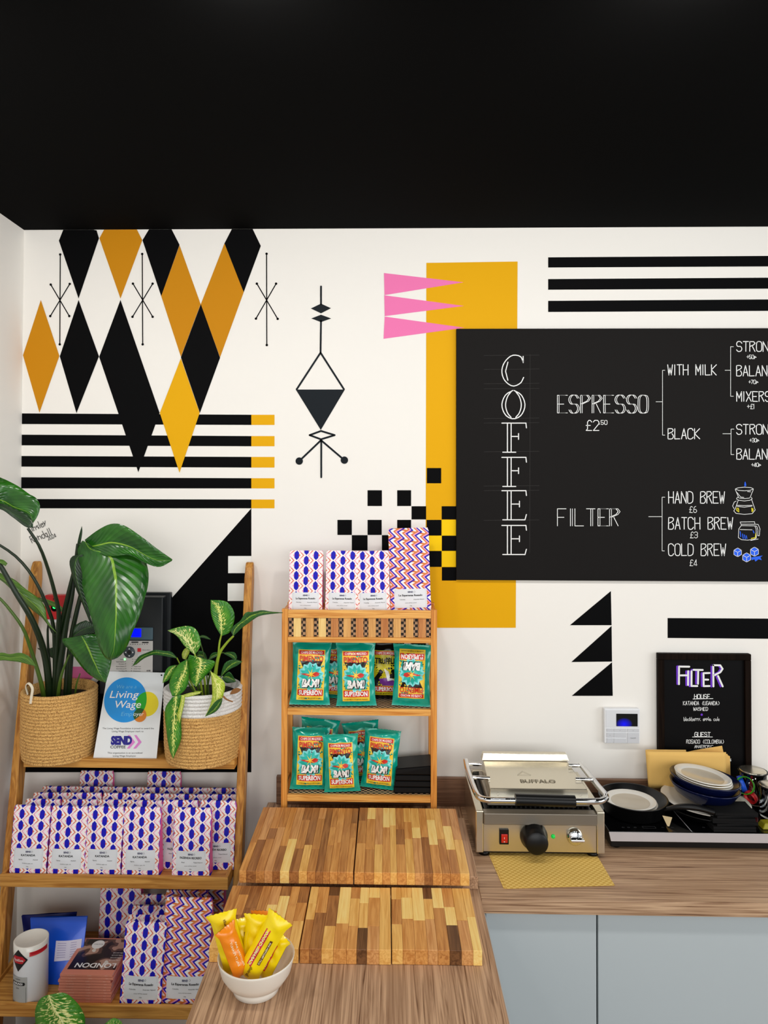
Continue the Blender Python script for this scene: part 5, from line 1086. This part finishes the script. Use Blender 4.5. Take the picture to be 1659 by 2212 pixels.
leaf('leaf', [(119, 1380), (121, 1390), (124, 1402), (127, 1420)], [(115, 1398), (119, 1404), (123, 1412), (127, 1424)], [(80, 1400), (96, 1412), (110, 1420), (127, 1428)], LF2, t1, -.1, 10)
leaf('leaf', [(177, 1136), (174, 1145), (170, 1160), (166, 1180)], [(177, 1136), (176, 1147), (173, 1162), (169, 1182)], [(177, 1136), (178, 1148), (176, 1163), (172, 1184)], LF2, t1, -.22, 12)
B = -.15
for pts, r, mt_ in (([(60, 1141, -.34), (85, 1180, -.32), (104, 1230, -.28), (118, 1280, -.25), (127, 1325, -.22), (124, 1380, -.19), (120, 1440, -.17), (117, 1522, B)], (.0045, .0095), STEMD),
        ([(-20, 1168, -.28), (0, 1178, -.27), (32, 1200, -.26), (60, 1230, -.25), (82, 1265, -.24), (100, 1305, -.22), (114, 1345, -.20), (118, 1400, -.18), (119, 1520, B)], (.004, .008), STEMD),
        ([(-15, 1195, -.30), (0, 1220, -.29), (15, 1246, -.28), (36, 1283, -.27), (62, 1325, -.25), (82, 1368, -.22), (96, 1412, -.19), (104, 1460, -.17), (108, 1522, B)], (.0075, .013), STEMD),
        ([(-20, 1278, -.29), (0, 1293, -.28), (25, 1322, -.27), (50, 1358, -.25), (65, 1398, -.22), (77, 1435, -.20), (90, 1480, -.18), (99, 1524, B)], (.004, .008), STEMG),
        ([(168, 1175, -.24), (161, 1225, -.23), (149, 1275, -.22), (136, 1330, -.20), (126, 1380, -.18), (121, 1440, -.16), (118, 1520, B)], (.005, .009), STEMD),
        ([(192, 1190, -.22), (180, 1260, -.19), (166, 1320, -.18), (156, 1365, -.17), (150, 1410, -.16), (145, 1460, -.155), (142, 1520, B)], (.006, .010), STEMD),
        ([(160, 1240, -.2), (154, 1290, -.2), (143, 1345, -.19), (135, 1400, -.18), (128, 1450, -.17), (122, 1520, B)], (.008, .0125), STEMD),
        ([(199, 1350, -.15), (186, 1318, -.15), (176, 1293, -.16), (171, 1275, -.17)], (.004, .004), STEMD),
        ([(77, 1438, -.2), (84, 1460, -.18), (95, 1524, B)], (.003, .005), STEMG), ([(150, 1414, -.22), (137, 1445, -.21), (129, 1475, -.20), (124, 1518, B-.02)], (.003, .007), STEML if False else STEMG),
        ([(123, 1368, -.2), (116, 1372, -.19), (104, 1350, -.18), (104, 1400, -.17), (108, 1450, -.16), (110, 1520, B)], (.003, .006), STEMD),
        ([(176, 1375, -.24), (158, 1405, -.2), (152, 1450, -.18), (148, 1521, B)], (.005, .009), STEMD), ([(173, 1455, -.17), (165, 1480, -.165), (161, 1515, B)], (.002, .004), STEMG)):
    stem('stem', pts, r, mt_, t1)

# variegated plant
c2 = Vector((-.628, -.142, TR[0][0]-.0115)); t2 = thing('potted_plant', 'variegated dumb cane plant in a white topped jute basket on the top ladder tray', 'plant', c2)
bh2 = at(440, 1503, Y=-.26).z-c2.z; zsp = (at(440, 1553, Y=-.27).z-c2.z)/bh2
basket(c2, .123, bh2, None, zsp, rt=1.04).build('basket', [JUTE, COTT], t2); MB().lathe([(0, bh2*.90), (.112, bh2*.89)], c2, 40).build('soil', SOIL, t2)
lf = lambda L, M_, R, mt_, Y, **k: leaf('leaf', L, M_, R, mt_, t2, Y, **k)
lf([(478, 1374), (465, 1352), (456, 1325), (455, 1296)], [(478, 1374), (478, 1345), (473, 1315), (455, 1296)], [(478, 1374), (496, 1366), (505, 1345), (506, 1325), (498, 1308), (484, 1298), (455, 1296)], DF1, -.20)
lf([(504, 1374), (498, 1361), (508, 1349), (519, 1341), (531, 1323), (545, 1322), (566, 1318), (585, 1321), (611, 1323)], [(504, 1374), (506, 1362), (516, 1350), (528, 1341), (541, 1332), (555, 1326), (570, 1323), (588, 1323), (611, 1323)], [(504, 1374), (514, 1365), (522, 1357), (534, 1348), (548, 1338), (560, 1331), (574, 1328), (590, 1326), (611, 1324)], DF3, -.22)
lf([(421, 1415), (399, 1396), (382, 1374), (362, 1362)], [(421, 1415), (407, 1388), (392, 1371), (362, 1362)], [(421, 1415), (433, 1395), (431, 1375), (422, 1358), (405, 1352), (380, 1356), (362, 1362)], DF4, -.21)
lf([(409, 1414), (402, 1432), (401, 1450), (408, 1468), (423, 1484)], [(430, 1420), (434, 1432), (431, 1448), (427, 1464), (423, 1484)], [(445, 1424), (463, 1430), (456, 1447), (441, 1463), (423, 1484)], DF1, -.26, cup=.01)
lf([(402, 1425), (385, 1436), (370, 1458), (364, 1482), (372, 1504)], [(404, 1428), (400, 1448), (391, 1468), (384, 1486), (379, 1504)], [(405, 1432), (406, 1455), (405, 1476), (397, 1493), (382, 1505)], DF1, -.275, cup=.01)
lf([(380, 1436), (364, 1441), (355, 1456), (351, 1476)], [(380, 1438), (370, 1446), (361, 1460), (351, 1476)], [(380, 1440), (376, 1452), (365, 1468), (351, 1476)], DF1, -.24)
lf([(382, 1420), (370, 1408), (355, 1406), (335, 1404), (314, 1411), (300, 1418), (290, 1432), (286, 1439)], [(382, 1421), (368, 1414), (352, 1411), (335, 1409), (316, 1415), (304, 1422), (293, 1434), (286, 1439)], [(382, 1422), (370, 1420), (348, 1416), (331, 1415), (316, 1420), (306, 1426), (296, 1434), (286, 1439)], DF3, -.23)
lf([(372, 1506), (355, 1534), (357, 1579), (364, 1617), (374, 1639)], [(380, 1504), (378, 1535), (375, 1575), (374, 1610), (374, 1639)], [(392, 1501), (390, 1531), (389, 1565), (389, 1600), (374, 1639)], DF1, -.285, cup=.012)
lf([(392, 1501), (389, 1520), (383, 1545), (388, 1562)], [(396, 1502), (394, 1520), (390, 1540), (388, 1562)], [(400, 1502), (398, 1520), (392, 1545), (388, 1562)], DF2, -.29)
lf([(455, 1450), (457, 1480), (457, 1508), (452, 1528), (443, 1548)], [(455, 1450), (468, 1478), (470, 1505), (462, 1528), (443, 1548)], [(455, 1450), (474, 1464), (485, 1480), (479, 1510), (464, 1536), (443, 1548)], DF2, -.285, cup=.008)
lf([(480, 1508), (468, 1513), (457, 1525), (443, 1548)], [(480, 1509), (473, 1520), (462, 1534), (443, 1548)], [(481, 1509), (477, 1524), (465, 1538), (443, 1548)], DF3, -.292)
lf([(475, 1466), (483, 1437), (494, 1427), (509, 1425), (524, 1429)], [(475, 1466), (488, 1447), (500, 1436), (512, 1430), (524, 1429)], [(475, 1466), (488, 1452), (500, 1444), (512, 1438), (524, 1429)], DF3, -.21)
lf([(483, 1410), (495, 1408), (507, 1410), (512, 1420), (509, 1427)], [(483, 1411), (494, 1412), (502, 1416), (508, 1422), (509, 1427)], [(483, 1412), (492, 1417), (500, 1422), (504, 1425), (509, 1427)], DF3, -.17)
lf([(450, 1424), (457, 1412), (466, 1409), (476, 1410)], [(450, 1425), (458, 1418), (467, 1414), (476, 1411)], [(450, 1427), (460, 1422), (470, 1417), (476, 1412)], DF3, -.16)
lf([(480, 1464), (488, 1455), (497, 1452), (510, 1472)], [(480, 1464), (489, 1462), (498, 1465), (510, 1472)], [(480, 1466), (488, 1475), (498, 1475), (510, 1473)], DF3, -.12)
lf([(394, 1422), (393, 1412), (399, 1401), (407, 1400)], [(398, 1424), (400, 1414), (404, 1406), (408, 1401)], [(402, 1424), (406, 1416), (409, 1410), (409, 1402)], DF2, -.15)
lf([(425, 1414), (430, 1406), (442, 1410), (448, 1424)], [(424, 1418), (432, 1415), (440, 1418), (447, 1426)], [(424, 1422), (432, 1424), (440, 1426), (446, 1428)], DF3, -.14)
lf([(430, 1374), (437, 1372), (446, 1374), (455, 1381)], [(430, 1376), (438, 1374), (446, 1377), (455, 1381)], [(430, 1378), (438, 1378), (446, 1380), (455, 1382)], DF3, -.12)
lf([(433, 1494), (412, 1496), (392, 1502), (372, 1508)], [(433, 1496), (412, 1500), (392, 1506), (374, 1511)], [(433, 1498), (412, 1504), (394, 1508), (378, 1513)], DF2, -.27)
lf([(497, 1499), (502, 1490), (512, 1486), (521, 1489)], [(497, 1499), (505, 1494), (513, 1491), (521, 1489)], [(497, 1500), (506, 1499), (514, 1496), (521, 1490)], BRN, -.22)
B = -.17
for pts, r, mt_ in (([(464, 1498, B), (465, 1459, -.18), (473, 1415, -.19), (488, 1391, -.2), (504, 1374, -.215)], (.008, .0035), STEML), ([(472, 1415, -.19), (474, 1390, -.195), (478, 1372, -.2)], (.004, .0028), STEML),
        ([(438, 1505, B), (432, 1465, -.2), (424, 1430, -.21), (421, 1413, -.21)], (.004, .003), STEML), ([(445, 1505, B), (442, 1470, -.2), (436, 1440, -.24), (432, 1422, -.255)], (.004, .003), STEML), ([(433, 1505, B), (420, 1460, -.2), (404, 1435, -.25), (402, 1426, -.27)], (.004, .003), STEMG),
        ([(428, 1505, B), (410, 1470, -.19), (392, 1440, -.21), (382, 1421, -.225)], (.003, .002), STEML), ([(448, 1505, B), (449, 1480, -.2), (455, 1450, -.28)], (.003, .003), STEMG), ([(460, 1505, B), (468, 1485, -.19), (476, 1464, -.2)], (.003, .002), STEML),
        ([(425, 1505, B), (400, 1465, -.2), (382, 1437, -.235)], (.003, .002), STEMG), ([(482, 1504, -.288), (490, 1511, -.29), (503, 1516, -.288)], (.003, .002), BRN), ([(466, 1430, -.19), (476, 1412, -.17), (484, 1410, -.17)], (.002, .002), STEMG),
        ([(425, 1507, B), (420, 1495, -.25), (435, 1494, -.268)], (.002, .002), STEML), ([(440, 1505, B), (404, 1424, -.16)], (.003, .002), STEMG), ([(452, 1505, B), (442, 1425, -.145), (430, 1377, -.12)], (.003, .0015), STEMG)):
    stem('stem', pts, r, mt_, t2)

# ------------------------------------------------------------------ lower tray: tube, pouches, guide books
zt = FL[2]+.0004
tc_ = at(67, 2100, Y=-.335); th_ = at(67, 2026, Y=-.335).z-zt; tr_ = .0505
tb = thing('cardboard_tube', 'white cardboard coffee tube with black and red diamond label on the lower tray', 'tube', (tc_.x, -.335, zt))
MB().lathe([(0, 0), (tr_-.001, 0), (tr_, .001), (tr_, th_-.03)], (tc_.x, -.335, zt), 56).build('tube_body', WPLAS, tb)
MB().lathe([(tr_+.0006, th_-.0295), (tr_+.0008, th_-.001), (tr_-.001, th_), (tr_-.004, th_), (tr_-.005, th_-.0015), (0, th_-.0015)], (tc_.x, -.335, zt), 56).build('tube_lid', CERW, tb)
def cyl(x, y, l): a = math.radians(-90)+(x+.006)/tr_-.36*0; rr_ = tr_+.0008+.0004*l; return (tc_.x+rr_*math.cos(a), -.335+rr_*math.sin(a), zt+y)
GREYL = mat('grey_label', (170, 170, 166), .6); LREDM = mat('label_red', (190, 18, 34), .5)
P = Print(cyl, [PBK, LREDM, GREYL, PWH, INKB]); fx = .012
P.rect(fx, .150, .072, .163, LREDM, 1, .006); P.poly([(-.022-.028, .142), (-.022, .105), (-.022+.030, .142), (-.022, .172)], PBK, 2, .006); P.poly([(-.022-.022, .142), (-.022-.014, .130), (-.022+.014, .130), (-.022+.024, .142), (-.022+.014, .152), (-.022-.014, .152)], LREDM, 3, .006)
P.text('Rigo&Sons', -.022, .137, .008, PWH, 4, w=.034, shear=.2); P.rect(-.052, .006, .006, .088, GREYL, 1, .006); P.poly([(-.049, .068), (-.046, .073), (-.002, .073), (.001, .068), (-.002, .063), (-.046, .063)], PBK, 2, .006)
P.text('BURUNDI', -.024, .0655, .006, PWH, 3, w=.034, bold=.02); P.text('2024', -.024, .052, .004, INKB, 2); P.line([(-.049, .009), (.003, .009), (.003, .058), (-.049, .058), (-.049, .009)], .0006, INKB, 2, False); P.text('COFFEE', -.024, .079, .004, INKB, 2)
P.build('tube_print', P.mats, tb)
BLU = mat('blue_foil', (6, 84, 214), .3, .1, coat=.3); BLU2 = mat('dark_blue_foil', (8, 30, 120), .3, .3, coat=.3)
def pouch(label, px, Yb, Yt, mt, seed, lab=False):
    BL_, BR_ = at(*px[0], Z=zt) if False else at(px[0][0], px[0][1], Y=Yb), at(px[1][0], px[1][1], Y=Yb); BL_.z = BR_.z = zt+.001; TR_, TL_ = at(px[2][0], px[2][1], Y=Yt), at(px[3][0], px[3][1], Y=Yt)
    def S(u, v, s, l=0):
        p = BL_.lerp(BR_, u).lerp(TL_.lerp(TR_, u), v); k = (1-abs(u*2-1)**2.5)*max(0, 1-(v)**2.2)*.9+.03
        return p+Vector((0, -s*(.024*k+.0018*math.sin(u*9+seed)*math.sin(v*11+seed)*(1-abs(2*u-1))+.0015)-.0006*l, 0))
    t = thing('foil_pouch', label, 'pouch', (BL_+BR_)/2, 'blue foil pouches'); m = MB(); m.grid(lambda u, v: S(u, v, 1), 18, 22, 0, True); m.grid(lambda u, v: S(1-u, v, -1), 18, 22, 0, True); m.build('pouch_body', mt, t)
    if lab:
        P = Print(lambda x, y, l: S(x, y, 1, l+1), [mat('label_lilac', (226, 222, 240), .5), mat('lilac_text', (170, 160, 200), .6)]); P.rect(.50, .36, .96, .66, P.mats[0], 1, .04)
        for k in range(7): P.rect(.54, .62-k*.035, .70, .628-k*.035, P.mats[1], 2); P.rect(.78, .62-k*.035, .88, .628-k*.035, P.mats[1], 2)
        P.build('label', P.mats, t)
pouch('bright blue foil pouch with pale label behind the white tube', [(72, 2130), (172, 2130), (189, 1979), (66, 1982)], -.265, -.20, BLU, 1, True)
pouch('dark blue foil pouch behind the bright blue one', [(60, 2110), (150, 2110), (166, 1970), (47, 1977)], -.19, -.15, BLU2, 3)
bz = at(200, 2104, Y=-.365).z; nb = 10; bt_ = (bz-zt)/nb; bx0, bx1 = at(127, 2140, Y=-.365).x, at(127, 2140, Y=-.365).x+.225
PEACH = mat('peach_cover', (222, 140, 116), .4, bump=(300, .1, .0005)); PAGE = mat('page_edge', (236, 226, 212), .8); PHO = bpy.data.materials.new('cover_photo'); PHO.use_nodes = True
nt = PHO.node_tree; b = nt.nodes['Principled BSDF']; tc = nt.nodes.new('ShaderNodeTexCoord'); n = nt.nodes.new('ShaderNodeTexNoise'); n.inputs['Scale'].default_value = 17; n.inputs['Detail'].default_value = 1.5; cr = nt.nodes.new('ShaderNodeValToRGB'); cr.color_ramp.interpolation = 'CONSTANT'
cr.color_ramp.elements[0].color = lin((34, 22, 20)); cr.color_ramp.elements[1].position = .50; cr.color_ramp.elements[1].color = lin((96, 66, 56)); e = cr.color_ramp.elements.new(.57); e.color = lin((190, 150, 130)); e = cr.color_ramp.elements.new(.66); e.color = lin((230, 224, 214))
nt.links.new(tc.outputs['Object'], n.inputs[0]); nt.links.new(n.outputs[0], cr.inputs[0]); nt.links.new(cr.outputs[0], b.inputs['Base Color']); b.inputs['Roughness'].default_value = .3
rb_ = random.Random(9); names = ('lowest', 'second from the bottom', 'third from the bottom', 'fourth from the bottom', 'fifth from the bottom', 'fifth from the top', 'fourth from the top', 'third from the top', 'second from the top', 'topmost')
for k in range(nb):
    dx = (0, 0, .001, .0, .001, 0, -.001, 0, .006, .003)[k]+rb_.uniform(-.0025, .0025); z = zt+k*bt_
    t = thing('guide_book', 'peach covered city coffee guide book, %s of the stack%s' % (names[k], ', cover photo facing up' if k == 9 else ''), 'book', ((bx0+bx1)/2+dx, -.28, z), 'peach guide books in a stack')
    x0_, x1_ = bx0+dx, bx1+dx-.06; y0, y1 = -.365, -.185
    bx('pages', PAGE, x0_+.001, x1_-.001, y0+.002, y1-.001, z+.0012, z+bt_-.0022, t, 0)
    m = MB(); m.box(x0_, x1_, y0, y1, z+.0002, z+.0011).box(x0_, x1_, y0, y1, z+bt_-.0021, z+bt_-.0012).box(x0_, x1_, y0-.0012, y0+.0008, z+.0002, z+bt_-.0012); m.build('cover', PEACH, t, .0006)
    P = Print(lambda x, zz, l: (x, y0-.0014-.0001*l, zz), [mat('spine_print', (240, 200, 184), .6)]); P.text('London', (x0_+x1_)/2+.01, z+bt_*.36, bt_*.34, P.mats[0], 1); P.text('The Coffee Guide', x0_+.035, z+bt_*.36, bt_*.26, P.mats[0], 1); P.text('No.8', x1_-.02, z+bt_*.36, bt_*.3, P.mats[0], 1); P.build('spine_lettering', P.mats, t)
    if k == 9:
        zc = z+bt_-.0011; bx('cover_picture', PHO, x0_+.012, x1_-.001, y0+.022, y1-.006, zc, zc+.0002, t, 0)
        P = Print(lambda x, y, l: (x, y, zc+.0003+.0002*l), [PWH, INKB])
        P.text('LONDON', (x0_+x1_)/2+.012, y0+.052, .022, PWH, 1, w=.128, bold=.02, rot=math.pi); P.disc(x0_+.062, y1-.035, .02, PWH, 1, 24, ry=.022); P.text('Special Edition', x0_+.062, y1-.032, .005, INKB, 2, w=.03, rot=math.pi)
        for j in range(4): P.text('coffee and craft', x1_-.02-j*.006*0, y0+.07+j*.012, .006, PWH, 1, w=.035, rot=math.pi)
        P.build('cover_lettering', P.mats, t)

# ------------------------------------------------------------------ foreground plant on the floor
pf = Vector((-.86, -.72, .0005)); t3 = thing('potted_plant', 'floor plant whose big marbled leaf overlaps the lowest visible tray lip', 'plant', pf)
MB().lathe([(0, 0), (.11, 0), (.12, .01), (.14, .23), (.143, .235), (.137, .236), (.13, .20), (0, .20)], pf, 48).build('pot', mat('grey_pot', (150, 148, 144), .6), t3)
MB().lathe([(0, .202), (.13, .2015)], pf, 32).build('soil', SOIL, t3)
leaf('leaf', [(103, 2149), (84, 2162), (71, 2187), (69, 2212), (76, 2245), (105, 2290)], [(106, 2149), (110, 2165), (122, 2187), (135, 2208), (140, 2235), (138, 2295)], [(110, 2148), (135, 2149), (155, 2168), (172, 2195), (178, 2222), (165, 2285)], DF4, t3, -.56, 26, .02)
leaf('leaf', [(222, 2216), (238, 2206), (250, 2205), (262, 2207)], [(218, 2240), (240, 2236), (258, 2238), (275, 2240)], [(222, 2290), (240, 2296), (262, 2290), (284, 2262)], DF4, t3, -.58, 16, .01)
leaf('leaf', [(20, 2260), (40, 2290), (80, 2320)], [(40, 2250), (70, 2275), (100, 2310)], [(60, 2245), (95, 2265), (120, 2300)], DF1, t3, -.62, 14)
for pts in ([(138, 2292, -.56), (170, 2350, -.62), (215, 2520, -.70), (235, 2720, -.72)], [(284, 2262, -.58), (270, 2350, -.64), (250, 2520, -.70), (243, 2720, -.72)], [(120, 2300, -.62), (190, 2420, -.68), (228, 2720, -.72)]): stem('stem', pts, (.003, .006), STEML, t3)
